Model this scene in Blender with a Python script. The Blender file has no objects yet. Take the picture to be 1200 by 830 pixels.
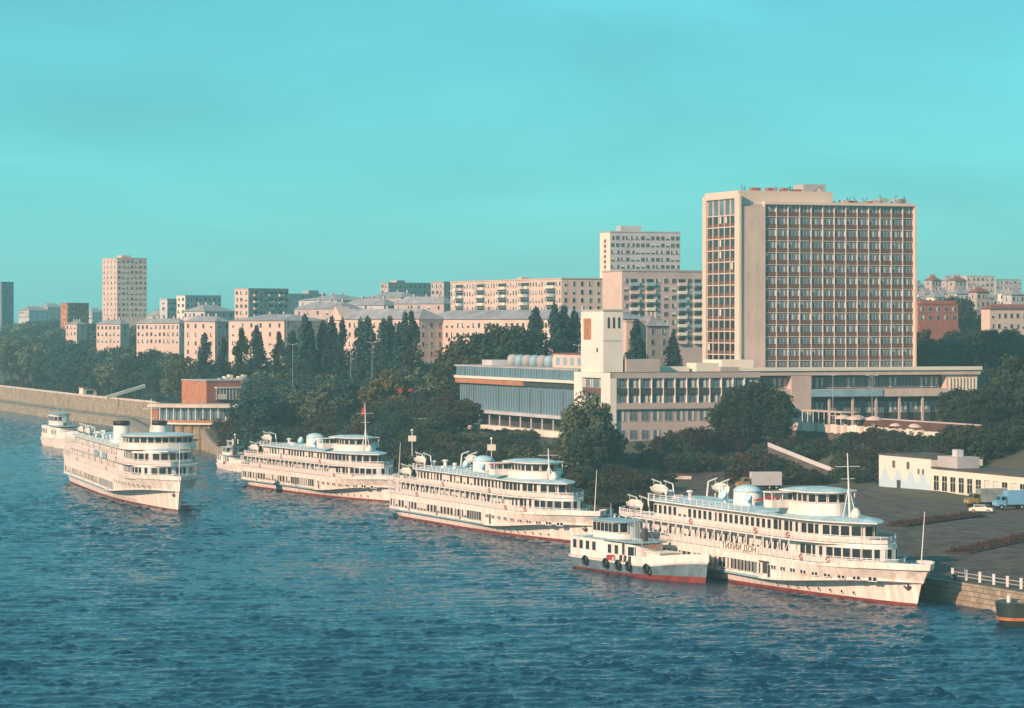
import bpy, bmesh, math, random
import numpy as np
from mathutils import Vector, Matrix
random.seed(7); RNG = np.random.default_rng(11)
R = math.radians
S = bpy.context.scene
COL = S.collection
# ------------------------------------------------------------------ camera, sky, sun, exposure
FPX, CAMH, HZ, CXP = 3600.0, 38.0, 380.0, 600.0          # lens in photo pixels, eye height, horizon row
cam_d = bpy.data.cameras.new('camera'); cam = bpy.data.objects.new('camera', cam_d); COL.objects.link(cam)
cam.location = (0, 0, CAMH); cam.rotation_euler = (R(90), 0, 0)
cam_d.sensor_width = 36; cam_d.lens = FPX/1200*36; cam_d.shift_y = -(415-HZ)/1200
cam_d.clip_start = 1; cam_d.clip_end = 30000
S.camera = cam
SUN_AZ = (-0.70, -0.714); SUN_EL = 24.0
w = bpy.data.worlds.new('World'); S.world = w; w.use_nodes = True
nt = w.node_tree; nt.nodes.clear()
out = nt.nodes.new('ShaderNodeOutputWorld'); bg = nt.nodes.new('ShaderNodeBackground')
sky = nt.nodes.new('ShaderNodeTexSky'); sky.sky_type = 'NISHITA'; sky.sun_disc = False
sky.sun_elevation = R(SUN_EL); sky.sun_rotation = math.atan2(SUN_AZ[0], SUN_AZ[1])
sky.altitude = 40; sky.air_density = 1.0; sky.dust_density = 0.4; sky.ozone_density = 3.0
hsv = nt.nodes.new('ShaderNodeMix'); hsv.data_type = 'RGBA'; hsv.blend_type = 'MULTIPLY'
hsv.inputs[0].default_value = 1.0; hsv.inputs[7].default_value = (0.26, 0.80, 0.84, 1)
tc = nt.nodes.new('ShaderNodeTexCoord'); mp = nt.nodes.new('ShaderNodeMapping'); mp.inputs['Scale'].default_value = (3, 3, 11)
nz = nt.nodes.new('ShaderNodeTexNoise'); nz.inputs['Scale'].default_value = 2.2; nz.inputs['Detail'].default_value = 5; nz.inputs['Distortion'].default_value = .6
mr = nt.nodes.new('ShaderNodeMapRange'); mr.inputs[1].default_value = .3; mr.inputs[2].default_value = .7; mr.inputs[3].default_value = .90; mr.inputs[4].default_value = 1.10
mul = nt.nodes.new('ShaderNodeMix'); mul.data_type = 'RGBA'; mul.blend_type = 'MULTIPLY'; mul.inputs[0].default_value = 1
L = nt.links.new
L(tc.outputs['Generated'], mp.inputs[0]); L(mp.outputs[0], nz.inputs['Vector']); L(nz.outputs[0], mr.inputs[0])
even = nt.nodes.new('ShaderNodeMix'); even.data_type = 'RGBA'; even.inputs[0].default_value = .55; even.inputs[7].default_value = (1.05, 4.1, 4.35, 1)
L(sky.outputs[0], hsv.inputs[6]); L(hsv.outputs[2], even.inputs[6]); L(even.outputs[2], mul.inputs[6]); L(mr.outputs[0], mul.inputs[7])
L(mul.outputs[2], bg.inputs[0]); L(bg.outputs[0], out.inputs[0])
bg.inputs[1].default_value = 0.118
sun_d = bpy.data.lights.new('sun', 'SUN'); sun_d.energy = 5.0; sun_d.angle = R(0.6); sun_d.color = (1.0, .67, .48)
sun = bpy.data.objects.new('sun', sun_d); COL.objects.link(sun)
_e = R(SUN_EL); _n = math.hypot(*SUN_AZ)
sun.rotation_euler = Vector((SUN_AZ[0]/_n*math.cos(_e), SUN_AZ[1]/_n*math.cos(_e), math.sin(_e))).to_track_quat('Z', 'Y').to_euler()
S.view_settings.view_transform = 'Standard'; S.view_settings.look = 'None'
S.view_settings.exposure = 0.4; S.view_settings.gamma = 1; S.view_settings.use_curve_mapping = False
S.render.engine = 'CYCLES'
S.cycles.volume_bounces = 0; S.cycles.max_bounces = 6; S.cycles.use_denoising = True

# ------------------------------------------------------------------ photo pixel -> place
def PX(px, Y): return (px-CXP)/FPX*Y
def PZ(py, Y): return CAMH-(py-HZ)/FPX*Y
def YW(py, z=0.0): return FPX*(CAMH-z)/(py-HZ)            # distance of a point at height z seen on row py
def solve(X, Y, px, d):                                   # walk from (X,Y) along d until column px
    k = (px-CXP)/FPX
    return (k*Y-X)/(d[0]-k*d[1])

# ------------------------------------------------------------------ materials
MATS = {}
def mat(name, c, rough=.7, var=.12, scale=.35, stretch=(1, 1, 1), bump=0, metal=0, spec=.4, c2=None, objrand=0, bscale=None):
    if name in MATS: return MATS[name]
    m = bpy.data.materials.new(name); m.use_nodes = True; t = m.node_tree; N = t.nodes
    b = N['Principled BSDF']; b.inputs['Roughness'].default_value = rough; b.inputs['Metallic'].default_value = metal
    b.inputs['Specular IOR Level'].default_value = spec
    co = N.new('ShaderNodeTexCoord'); ma = N.new('ShaderNodeMapping'); ma.inputs['Scale'].default_value = stretch
    n = N.new('ShaderNodeTexNoise'); n.inputs['Scale'].default_value = scale; n.inputs['Detail'].default_value = 6; n.inputs['Roughness'].default_value = .62
    t.links.new(co.outputs['Object'], ma.inputs[0]); t.links.new(ma.outputs[0], n.inputs['Vector'])
    r = N.new('ShaderNodeValToRGB'); t.links.new(n.outputs[0], r.inputs[0])
    a = c2 if c2 else tuple(x*(1-var*1.6) for x in c); z = tuple(min(1, x*(1+var)) for x in c)
    r.color_ramp.elements[0].position = .33; r.color_ramp.elements[1].position = .66
    r.color_ramp.elements[0].color = (*a, 1); r.color_ramp.elements[1].color = (*z, 1)
    last = r.outputs[0]
    if objrand:
        oi = N.new('ShaderNodeObjectInfo'); mm = N.new('ShaderNodeMapRange'); mm.inputs[3].default_value = 1-objrand; mm.inputs[4].default_value = 1+objrand
        mx = N.new('ShaderNodeMix'); mx.data_type = 'RGBA'; mx.blend_type = 'MULTIPLY'; mx.inputs[0].default_value = 1
        t.links.new(oi.outputs['Random'], mm.inputs[0]); t.links.new(last, mx.inputs[6]); t.links.new(mm.outputs[0], mx.inputs[7]); last = mx.outputs[2]
    t.links.new(last, b.inputs['Base Color'])
    if bump:
        n2 = N.new('ShaderNodeTexNoise'); n2.inputs['Scale'].default_value = bscale or scale*6; n2.inputs['Detail'].default_value = 5
        t.links.new(co.outputs['Object'], n2.inputs['Vector'])
        bp = N.new('ShaderNodeBump'); bp.inputs['Strength'].default_value = bump; bp.inputs['Distance'].default_value = .3
        t.links.new(n2.outputs[0], bp.inputs['Height']); t.links.new(bp.outputs[0], b.inputs['Normal'])
    MATS[name] = m; return m
WHITE = mat('ship_white_paint', (.80, .73, .67), .55, .08, .5, (1.5, 1, .3), c2=(.62, .53, .47))
HULLW = mat('hull_white_paint', (.80, .72, .66), .5, .10, .5, (2.2, 1, .22), c2=(.60, .48, .40))
RAILM = mat('rail_white', (.78, .72, .68), .5, .05)
PANEL = mat('rail_panel_pale', (.64, .53, .48), .6, .15, .8, (3, 3, .3))
REDH = mat('boot_top_red', (.20, .032, .022), .6, .25, .5)
BLUER = mat('deck_roof_pale_blue', (.40, .55, .60), .55, .16, .5)
BLUED = mat('deck_paint_blue', (.16, .42, .60), .5, .15, .3)
BLUEG = mat('grey_blue_paint', (.25, .38, .44), .5, .12, .3)
GLASS = mat('window_glass', (.022, .026, .032), .12, .3, .6, spec=.6)
GLASSB = mat('tinted_glazing', (.12, .17, .20), .12, .3, .3, spec=.6)
CURT = mat('curtain_cloth', (.62, .58, .52), .9, .15)
BLACK = mat('black_paint', (.015, .014, .014), .5, .2)
DARKM = mat('dark_metal', (.05, .05, .05), .6, .2)
STEEL = mat('grey_steel', (.40, .40, .40), .5, .15)
REDP = mat('red_cloth', (.38, .025, .02), .7, .15)
ORANGE = mat('orange_paint', (.40, .13, .05), .6, .15)
PINKW = mat('pink_plaster', (.62, .45, .38), .9, .10, .08, bump=.1)
PINKD = mat('dull_pink_concrete', (.46, .36, .33), .9, .10, .08)
BEIGE = mat('beige_concrete', (.64, .50, .41), .9, .07, .06)
BEIGEP = mat('beige_panel', (.58, .44, .37), .9, .07, .35, (1, 1, .3), c2=(.47, .35, .30))
CREAM = mat('cream_render', (.72, .64, .53), .85, .07, .15)
CREAMF = mat('cream_facing_tile', (.74, .66, .58), .8, .07, .1)
GREYC = mat('grey_concrete', (.40, .37, .36), .9, .13, .1)
GREYL = mat('pale_grey_panel', (.50, .47, .47), .9, .10, .1)
BROWNP = mat('brown_red_spandrel', (.15, .075, .055), .7, .2, .4)
ROOFG = mat('grey_slate_roof', (.30, .29, .31), .85, .2, .2)
ROOFR = mat('rusty_red_roof', (.22, .075, .05), .85, .2, .3)
ROOFD = mat('dark_roof_felt', (.09, .075, .07), .95, .25, .2)
BRICKO = mat('orange_brick', (.42, .17, .085), .9, .14, .5)
BRICKD = mat('red_brick', (.34, .11, .075), .9, .14, .5)
BARK = mat('bark', (.035, .028, .022), .95, .25, .5)
BIRCH = mat('birch_bark', (.55, .52, .48), .9, .25, 1.5)
WOODT = mat('tan_timber', (.30, .21, .12), .85, .2, .5)
def leafmat(name, c, c2, r=.3):
    m = mat(name, c, .75, .2, .32, c2=c2, objrand=r, spec=.2)
    b = m.node_tree.nodes['Principled BSDF']; b.inputs['Subsurface Weight'].default_value = 0
    return m
LEAF = [leafmat('leaf_dark_green', (.040, .060, .030), (.012, .020, .013)), leafmat('leaf_hazed_green', (.034, .080, .078), (.011, .032, .036)),  # the second leaf's blue is distance haze put into the colour
        leafmat('leaf_olive', (.070, .066, .026), (.022, .024, .012)), leafmat('leaf_rust', (.065, .026, .016), (.018, .011, .009)),
        leafmat('leaf_yellow', (.17, .14, .03), (.07, .065, .02)), leafmat('leaf_pale', (.13, .15, .08), (.05, .06, .035))]

# ------------------------------------------------------------------ mesh builder
class MB:
    def __init__(s): s.v = []; s.f = []; s.m = []
    def add(s, vs, fs, mi=0):
        o = len(s.v); s.v += [tuple(p) for p in vs]; s.f += [tuple(i+o for i in f) for f in fs]; s.m += [mi]*len(fs); return s
    def box(s, x0, x1, y0, y1, z0, z1, mi=0):
        return s.add([(x0,y0,z0),(x1,y0,z0),(x1,y1,z0),(x0,y1,z0),(x0,y0,z1),(x1,y0,z1),(x1,y1,z1),(x0,y1,z1)],
                     [(0,3,2,1),(4,5,6,7),(0,1,5,4),(1,2,6,5),(2,3,7,6),(3,0,4,7)], mi)
    def prism(s, pts, z0, z1, mi=0, top=None, cap=True):
        n = len(pts); z = (lambda p, q: q(p) if callable(q) else q)
        vs = [(p[0], p[1], z(p, z0)) for p in pts]+[(p[0], p[1], z(p, z1)) for p in pts]
        s.add(vs, [(i, (i+1) % n, n+(i+1) % n, n+i) for i in range(n)], mi)
        if cap:
            s.add(vs, [tuple(range(n-1, -1, -1))], mi); s.add(vs, [tuple(range(n, 2*n))], mi if top is None else top)
        return s
    def sheet(s, pts, z0, z1, mi=0, closed=False):          # thin upright sheet along a polyline
        n = len(pts); vs = [(p[0], p[1], z0) for p in pts]+[(p[0], p[1], z1) for p in pts]
        return s.add(vs, [(i, (i+1) % n, n+(i+1) % n, n+i) for i in range(n if closed else n-1)], mi)
    def tube(s, a, b, r, r2=None, n=6, mi=0, caps=True):
        a = Vector(a); b = Vector(b); d = (b-a)
        if d.length < 1e-6: return s
        q = d.to_track_quat('Z', 'Y'); r2 = r if r2 is None else r2
        vs = [a+q@Vector((r*math.cos(2*math.pi*i/n), r*math.sin(2*math.pi*i/n), 0)) for i in range(n)]
        vs += [b+q@Vector((r2*math.cos(2*math.pi*i/n), r2*math.sin(2*math.pi*i/n), 0)) for i in range(n)]
        fs = [(i, (i+1) % n, n+(i+1) % n, n+i) for i in range(n)]
        if caps: fs += [tuple(range(n-1, -1, -1)), tuple(range(n, 2*n))]
        return s.add(vs, fs, mi)
    def lathe(s, prof, n=12, c=(0, 0), sx=1, sy=1, mi=0, cap=True):    # prof: (r,z)
        vs = []; k = len(prof)
        for r, z in prof:
            vs += [(c[0]+sx*r*math.cos(2*math.pi*i/n), c[1]+sy*r*math.sin(2*math.pi*i/n), z) for i in range(n)]
        fs = [(j*n+i, j*n+(i+1) % n, (j+1)*n+(i+1) % n, (j+1)*n+i) for j in range(k-1) for i in range(n)]
        if cap: fs += [tuple(range(n-1, -1, -1)), tuple(range((k-1)*n, k*n))]
        return s.add(vs, fs, mi)
    def mesh(s, name, mats, smooth=False):
        me = bpy.data.meshes.new(name); me.from_pydata(s.v, [], s.f)
        for m in (mats if isinstance(mats, (list, tuple)) else [mats]): me.materials.append(m)
        if s.m: me.polygons.foreach_set('material_index', s.m)
        if smooth: me.polygons.foreach_set('use_smooth', [True]*len(me.polygons))
        bm = bmesh.new(); bm.from_mesh(me); bmesh.ops.recalc_face_normals(bm, faces=bm.faces); bm.to_mesh(me); bm.free()
        me.update(); return me
    def build(s, name, mats, parent=None, smooth=False): return obj(name, s.mesh(name, mats, smooth), parent)
def obj(name, me, parent=None, loc=None, rot=None, sc=None):
    o = bpy.data.objects.new(name, me); COL.objects.link(o)
    if parent: o.parent = parent
    if loc is not None: o.location = loc
    if rot is not None: o.rotation_euler = rot if isinstance(rot, (tuple, list)) else (0, 0, rot)
    if sc is not None: o.scale = sc if isinstance(sc, (tuple, list)) else (sc, sc, sc)
    return o
def tag(o, label=None, cat=None, group=None, kind=None):
    if label: o['label'] = label
    if cat: o['category'] = cat
    if group: o['group'] = group
    if kind: o['kind'] = kind
    return o
def thing(name, label, cat, loc, rz=0, group=None):
    return tag(obj(name, None, None, loc, rz), label, cat, group)

def winmesh(name, w, h, frame, curtain=0, mull=1, glass=GLASS, fw=.09, bar=0, pd=.03):
    b = MB(); y = -.09
    b.box(-w/2-fw, w/2+fw, y, 0, h, h+fw); b.box(-w/2-fw, w/2+fw, y-.03, 0, -fw, 0)
    b.box(-w/2-fw, -w/2, y, 0, 0, h); b.box(w/2, w/2+fw, y, 0, 0, h)
    b.add([(-w/2,-pd,0),(w/2,-pd,0),(w/2,-pd,h),(-w/2,-pd,h)], [(0,1,2,3)], 1)
    for i in range(mull):
        x = -w/2+(i+1)*w/(mull+1); b.box(x-.035, x+.035, -.065, -.03, 0, h)
    if bar: b.box(-w/2, w/2, -.065, -.03, h*bar-.04, h*bar+.04)
    if curtain:
        for (a, c, d) in curtain: b.add([(a*w-w/2,-pd-.01,d*h),(c*w-w/2,-pd-.01,d*h),(c*w-w/2,-pd-.01,h*.97),(a*w-w/2,-pd-.01,h*.97)], [(0,1,2,3)], 2)
    return b.mesh(name, [frame, glass, CURT])
def out_rot(nx, ny): return math.atan2(nx, -ny)          # turn a piece that faces -y to face (nx,ny)

# ------------------------------------------------------------------ shore line and terrain
SH = [(110,250),(84,345),(76,372),(69.5,392),(62.5,411),(27,500),(16.5,540),(-10,622),(-17,655),(-30,685),(-49,728),(-67,790),(-84,882),(-98,950),(-133,1140),(-173,1244),(-240,1440),(-420,2000),(-800,3000),(-2600,7000),(-6000,14000)]
SHY = np.array([p[1] for p in SH], float); SHX = np.array([p[0] for p in SH], float)
def sx(y): return float(np.interp(y, SHY, SHX))
def sm(a, b, x): t = min(1, max(0, (x-a)/(b-a))); return t*t*(3-2*t)
def tz(x, y):
    d = (x-sx(y))*.93+11*sm(560, 640, y)*(1-sm(735, 790, y))
    zr = 3+9*sm(99, 125, d)+2*sm(130, 170, d)+12*sm(195, 300, d)+22*sm(300, 1000, d)
    zm = 3+6*sm(18, 52, d)+1*sm(60, 120, d)+15*sm(130, 240, d)+12*sm(240, 450, d)+18*sm(450, 1200, d)
    zl = 7.5+7*sm(20, 90, d)+14*sm(90, 260, d)+9*sm(260, 600, d)+14*sm(600, 1500, d)
    a = 1-sm(690, 735, y); b = sm(890, 950, y)
    z = zr*a+(1-a)*(zm*(1-b)+zl*b)
    if d > 5: z += min(1, (d-5)/120)*.8*math.sin(x*.021+1)*math.cos(y*.017)
    return z
ys = list(np.arange(250, 960, 10))+list(np.arange(960, 2000, 26))+[2100,2250,2500,2800,3040]
ds = [0,2,4,8,14,20,28,36,45,55,65,75,85,95,100,106,112,118,126,135,145,160,175,195,220,250,285,330,390,460,560,700,900,1200,1600,2300,3600,7000,16000]
b = MB(); vs = []
for y in ys:
    s0 = sx(y)
    for d in ds: x_ = min(s0+d/.93, 2580+d*1e-4); vs.append((x_, y, tz(x_, y)))
n = len(ds); b.add(vs, [(j*n+i, j*n+i+1, (j+1)*n+i+1, (j+1)*n+i) for j in range(len(ys)-1) for i in range(n-1)])
GROUND = mat('hillside_soil_grass', (.060, .068, .040), .95, .3, .06, c2=(.075, .055, .035), bump=.5, bscale=.6)
tag(b.build('ground', GROUND, smooth=True), kind='structure')
# port lot: asphalt sheet a little above the ground
ASPH = mat('worn_asphalt', (.095, .066, .050), .9, .3, .30, (1, .6, 1), c2=(.030, .018, .015), bump=.5, bscale=1.2)
b = MB(); vs = []; rows = list(np.arange(352, 712, 12)); dd = [0, .1, .2, .35, .5, .7, .85, 1]
for y in rows:
    a0 = max(.9, (PX(770, y)-sx(y))*.93 if y > 560 else .9); a9 = 98-11*sm(560, 640, y)
    for q in dd: d = a0+(a9-a0)*q; vs.append((sx(y)+d/.93, y, tz(sx(y)+d/.93, y)+.02))
n = len(dd); b.add(vs, [(j*n+i, j*n+i+1, (j+1)*n+i+1, (j+1)*n+i) for j in range(len(rows)-1) for i in range(n-1)])
tag(b.build('port_yard', ASPH), kind='structure')
# quay: stone facing, coping
def stone_mat(name, c, mort, sx_=1.6, sz_=.7):
    m = mat(name, c, .9, .2, .3, bump=.3, bscale=2); t = m.node_tree; N = t.nodes; bs = N['Principled BSDF']
    src = bs.inputs['Base Color'].links[0].from_socket
    br = N.new('ShaderNodeTexBrick'); br.inputs['Scale'].default_value = 1; br.inputs['Brick Width'].default_value = sx_; br.inputs['Row Height'].default_value = sz_
    br.inputs['Mortar Size'].default_value = .05; br.inputs['Color2'].default_value = (.7, .68, .66, 1); br.inputs['Color1'].default_value = (1, 1, 1, 1); br.inputs['Mortar'].default_value = (*mort, 1)
    uv = N.new('ShaderNodeUVMap'); t.links.new(uv.outputs[0], br.inputs['Vector'])
    mx = N.new('ShaderNodeMix'); mx.data_type = 'RGBA'; mx.blend_type = 'MULTIPLY'; mx.inputs[0].default_value = 1
    t.links.new(src, mx.inputs[6]); t.links.new(br.outputs[0], mx.inputs[7]); t.links.new(mx.outputs[2], bs.inputs['Base Color'])
    return m
QSTONE = stone_mat('quay_stone', (.40, .32, .24), (.3, .28, .26))
def wall_strip(name, pts, ztop, zbot, m, kind=None, off=-.25, cop=.6):
    vs = []; uvs = []; acc = 0
    for i, p in enumerate(pts):
        if i: acc += math.hypot(p[0]-pts[i-1][0], p[1]-pts[i-1][1])
        vs += [(p[0]+off, p[1], zbot), (p[0]+off, p[1], ztop(p)), (p[0]+cop, p[1], ztop(p)+.004), (p[0]+cop, p[1], zbot)]
        uvs += [(acc, zbot), (acc, ztop(p)), (acc, ztop(p)+.7), (acc, zbot)]
    me = bpy.data.meshes.new(name); fs = []
    for i in range(len(pts)-1):
        a = 4*i; c = a+4; fs += [(a, c, c+1, a+1), (a+1, c+1, c+2, a+2)]
    me.from_pydata(vs, [], fs); me.materials.append(m); ul = me.uv_layers.new(name='UVMap')
    for lp in me.loops: ul.data[lp.index].uv = uvs[lp.vertex_index]
    return obj(name, me)
def shpts(y0, y1, st): return [(sx(y), y) for y in np.arange(y0, y1+.1, st)]
tag(wall_strip('quay', shpts(250, 930, 8), lambda p: tz(p[0], p[1])+.05, -3, QSTONE), kind='structure')
tag(wall_strip('quay', shpts(930, 2000, 14), lambda p: 3.2, -3, QSTONE, off=-14, cop=0), kind='structure')
o = wall_strip('embankment_wall', shpts(930, 2000, 14), lambda p: 8.7, -1, QSTONE, off=-.3, cop=.7)
tag(o, 'long tan stone embankment wall running beside the wooded shore', 'wall')
COPE = mat('pale_coping_stone', (.56, .46, .38), .9, .15, .3)
b = MB()
for p, q in zip(shpts(930, 2000, 14)[:-1], shpts(930, 2000, 14)[1:]):
    b.add([(p[0]-.55, p[1], 8.72), (q[0]-.55, q[1], 8.72), (q[0]-.55, q[1], 9.5), (p[0]-.55, p[1], 9.5), (p[0]+.3, p[1], 8.72), (q[0]+.3, q[1], 8.72), (q[0]+.3, q[1], 9.5), (p[0]+.3, p[1], 9.5)], [(0,1,2,3),(3,2,6,7),(4,7,6,5),(0,4,5,1)])
b.build('parapet', COPE, o)

# water
WAT = bpy.data.materials.new('river_water'); WAT.use_nodes = True; t = WAT.node_tree; N = t.nodes; bs = N['Principled BSDF']
bs.inputs['Base Color'].default_value = (.001, .030, .068, 1); bs.inputs['Roughness'].default_value = .06; bs.inputs['IOR'].default_value = 1.33
co = N.new('ShaderNodeTexCoord')
def wnoise(sc, st, det, dist, rot=0):
    ma = N.new('ShaderNodeMapping'); ma.inputs['Scale'].default_value = st; ma.inputs['Rotation'].default_value = (0, 0, rot)
    n = N.new('ShaderNodeTexNoise'); n.inputs['Scale'].default_value = sc; n.inputs['Detail'].default_value = det; n.inputs['Roughness'].default_value = .6
    t.links.new(co.outputs['Object'], ma.inputs[0]); t.links.new(ma.outputs[0], n.inputs['Vector'])
    bp = N.new('ShaderNodeBump'); bp.inputs['Strength'].default_value = 1; bp.inputs['Distance'].default_value = dist
    t.links.new(n.outputs[0], bp.inputs['Height']); return bp
b2 = wnoise(2.2, (.7, 1.7, 1), 3, .13, -.1)
t.links.new(b2.outputs[0], bs.inputs['Normal'])
rows = [276.0]
while rows[-1] < 1700: rows.append(rows[-1]+.30*(max(rows[-1], 330)/330)**1.9)
rows = np.array(rows); NCW = 600
gy = np.repeat(rows, NCW).reshape(-1, NCW); gx = np.linspace(-.215, .215, NCW)[None, :]*gy+RNG.uniform(-.05, .05, gy.shape)
zz = np.zeros_like(gy); g = np.random.default_rng(5)
def waves(n, l0, l1, spread, a0, pw):
    q = np.zeros_like(gy)
    for k in range(n):
        lam = l0*(l1/l0)**g.uniform(0, 1); th_ = math.pi/2+.1+g.normal()*spread; kk = 2*math.pi/lam
        q += a0*lam**pw*np.sin(kk*(gx*math.cos(th_)+gy*math.sin(th_))+g.uniform(0, 6.28))
    return q
pk = waves(14, 6, 20, .9, 1, 0); pk = np.clip(.35+pk/3.2, 0, 1.2)
pk2 = np.clip(waves(14, 2.4, 5, .5, 1, 0)/2.6, -.2, 1.3)
zz = waves(22, 2.6, 8, .38, .0078, .9)+waves(30, .8, 2.0, .40, .0175, .95)*(.38+1.0*pk*np.clip(pk2+.35, 0, 1.2))
gust = .85+.40*np.sin(gx*.021+gy*.009+1)*np.sin(gy*.017-gx*.006)+.22*np.sin(gx*.09-gy*.031)*np.sin(gy*.06+gx*.035+2)
zz *= gust*np.clip(1-(gy-500)/2000, .5, 1)
nr = len(rows); idx = np.arange(nr*NCW).reshape(nr, NCW)
quads = np.stack([idx[:-1, :-1], idx[:-1, 1:], idx[1:, 1:], idx[1:, :-1]], -1).reshape(-1, 4)
co_ = np.stack([gx, gy, zz], -1).reshape(-1, 3)
co_ = np.concatenate([co_, np.array([(-2580, -680, -.75), (1500, -680, -.75), (1500, 3040, -.75), (-2580, 3040, -.75)])])
quads = np.concatenate([quads, np.array([[nr*NCW, nr*NCW+1, nr*NCW+2, nr*NCW+3]])]); nq = len(quads)
me = bpy.data.meshes.new('water'); me.vertices.add(len(co_)); me.vertices.foreach_set('co', co_.ravel()); me.loops.add(nq*4); me.loops.foreach_set('vertex_index', quads.ravel().astype(np.int32))
me.polygons.add(nq); me.polygons.foreach_set('loop_start', np.arange(0, nq*4, 4, dtype=np.int32)); me.polygons.foreach_set('loop_total', np.full(nq, 4, dtype=np.int32)); me.polygons.foreach_set('use_smooth', np.ones(nq, dtype=bool))
me.update(calc_edges=True); me.materials.append(WAT); tag(obj('water', me), kind='structure')


# ------------------------------------------------------------------ ships
def fore(r, p, q): return max(0.0, 1-max(0, r)**p)**q
def plan(xa, xf, bm, sf=.7, pf=2.2, sa=.08, n=34, qf=.8):
    """deck outline, stern to bow along starboard (-y), back along port"""
    pts = []
    ss = sorted(set([sa*(1-math.cos(k*math.pi/2/6)) for k in range(7)]+[sa+(sf-sa)*k/8 for k in range(9)]+[sf+(1-sf)*math.sin(k*math.pi/2/10) for k in range(11)]))
    for s_ in ss:
        r = (s_-sf)/(1-sf); a = (sa-s_)/sa if sa > 0 else -1
        bb = bm*fore(r, pf, qf)*(math.sqrt(max(0, 1-a*a)) if a > 0 else 1)
        pts.append((xa+(xf-xa)*s_, bb))
    st = [(x, -y) for x, y in pts]; po = [(x, y) for x, y in reversed(pts) if y > .01]
    return st+po, st
def resample(poly, step, x0=None, x1=None):
    """points with outward normals every step metres along the starboard polyline"""
    res = []; acc = 0; nxt = step/2
    for (ax, ay), (bx, by) in zip(poly[:-1], poly[1:]):
        l = math.hypot(bx-ax, by-ay)
        while nxt <= acc+l and l > 1e-6:
            t_ = (nxt-acc)/l; x = ax+(bx-ax)*t_; y = ay+(by-ay)*t_
            nx, ny = (by-ay)/l, -(bx-ax)/l
            if (x0 is None or x >= x0) and (x1 is None or x <= x1): res.append((x, y, nx, ny))
            nxt += step
        acc += l
    return res
def hull_mesh(name, Lw, La, B, levels, mats, ns=40):
    """levels: list of (z(s), half breadth factor, x_aft, x_fore, sf, pf, sa, material)"""
    b = MB(); rings = []
    ss = [0]+[.012*k for k in range(1, 9)]+[.1+.9*math.sin(k*math.pi/2/(ns-10)) if False else .1+.9*k/(ns-10) for k in range(0, ns-9)]
    ss = sorted(set(round(x, 5) for x in ss))
    for (zf, bf, xa, xf, sf, pf, sa, mi) in levels:
        ring = []
        for s_ in ss:
            r = (s_-sf)/(1-sf); a = (sa-s_)/sa
            bb = B*bf*fore(r, pf, .85)*(math.sqrt(max(0, 1-a*a))*.9+.1 if a > 0 else 1)
            ring.append((xa+(xf-xa)*s_, -max(bb, .04), zf(s_) if callable(zf) else zf))
        rings.append(ring)
    n = len(ss)
    for side in (1, -1):
        for k in range(len(rings)-1):
            vs = [(x, y*side, z) for x, y, z in rings[k]]+[(x, y*side, z) for x, y, z in rings[k+1]]
            mi = levels[k+1][7]; nn = len(b.f); b.add(vs, [(i, i+1, n+i+1, n+i) for i in range(n-1)], mi)
            if mi == 2 and len(mats) == 4 and mats[2] is BLUEG:
                for i in range(n-1):
                    if ss[i] > .60: b.m[nn+i] = 0
    top = rings[-1]; vs = list(top)+[(x, -y, z) for x, y, z in top]
    b.add(vs, [(i, i+1, n+i+1, n+i) for i in range(n-1)], len(mats)-1)
    # transom
    vs = [(x, y, z) for r_ in rings for (x, y, z) in (r_[0],)]+[(x, -y, z) for r_ in rings for (x, y, z) in (r_[0],)]
    m_ = len(rings); b.add(vs, [(i, i+1, m_+i+1, m_+i) for i in range(m_-1)], 0)
    return b.mesh(name, mats)
def hull_pt(lv, B, x, z):
    """starboard skin point and outward normal of a hull at (x,z)"""
    def at(x_):
        pts = []
        for (zf, bf, xa, xf, sf, pf, sa, mi) in lv:
            s_ = min(1, max(0, (x_-xa)/(xf-xa))); r = (s_-sf)/(1-sf); a = (sa-s_)/sa
            pts.append((zf(s_) if callable(zf) else zf, B*bf*fore(r, pf, .85)*(math.sqrt(max(0, 1-a*a))*.9+.1 if a > 0 else 1)))
        return float(np.interp(z, [p[0] for p in pts], [p[1] for p in pts]))
    y0, y1 = at(x-.3), at(x+.3); n = Vector((-(y1-y0)/.6, -1)).normalized()
    return x, -at(x), n.x, n.y
SW = {}
def shipwin(key):
    if not SW:
        for k_, w_, h_, c_ in (('a', 1.12, 1.32, 0), ('b', 1.12, 1.32, [(0, .45, .1)]), ('c', 1.12, 1.32, [(0, 1, .25)]), ('big', 1.42, 1.5, 0), ('bigc', 1.42, 1.5, [(.55, 1, 0)]), ('port', .6, .52, 0), ('bridge', 1.22, 1.08, 0)):
            SW[k_] = winmesh('ship_window', w_, h_, WHITE, c_, 0, fw=.09, pd=.065)
        SW['door'] = winmesh('ship_door', .85, 1.8, WHITE, 0, 0, fw=.08, glass=DARKM, pd=.06)
    return SW[key]
def put_windows(root, poly, z, step, x0, x1, keys, rnd, inset=0, name='window'):
    for (x, y, nx, ny) in resample(poly, step, x0, x1):
        obj(name, shipwin(rnd.choice(keys)), root, (x+nx*.012, y+ny*.012, z), out_rot(nx, ny))
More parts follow.
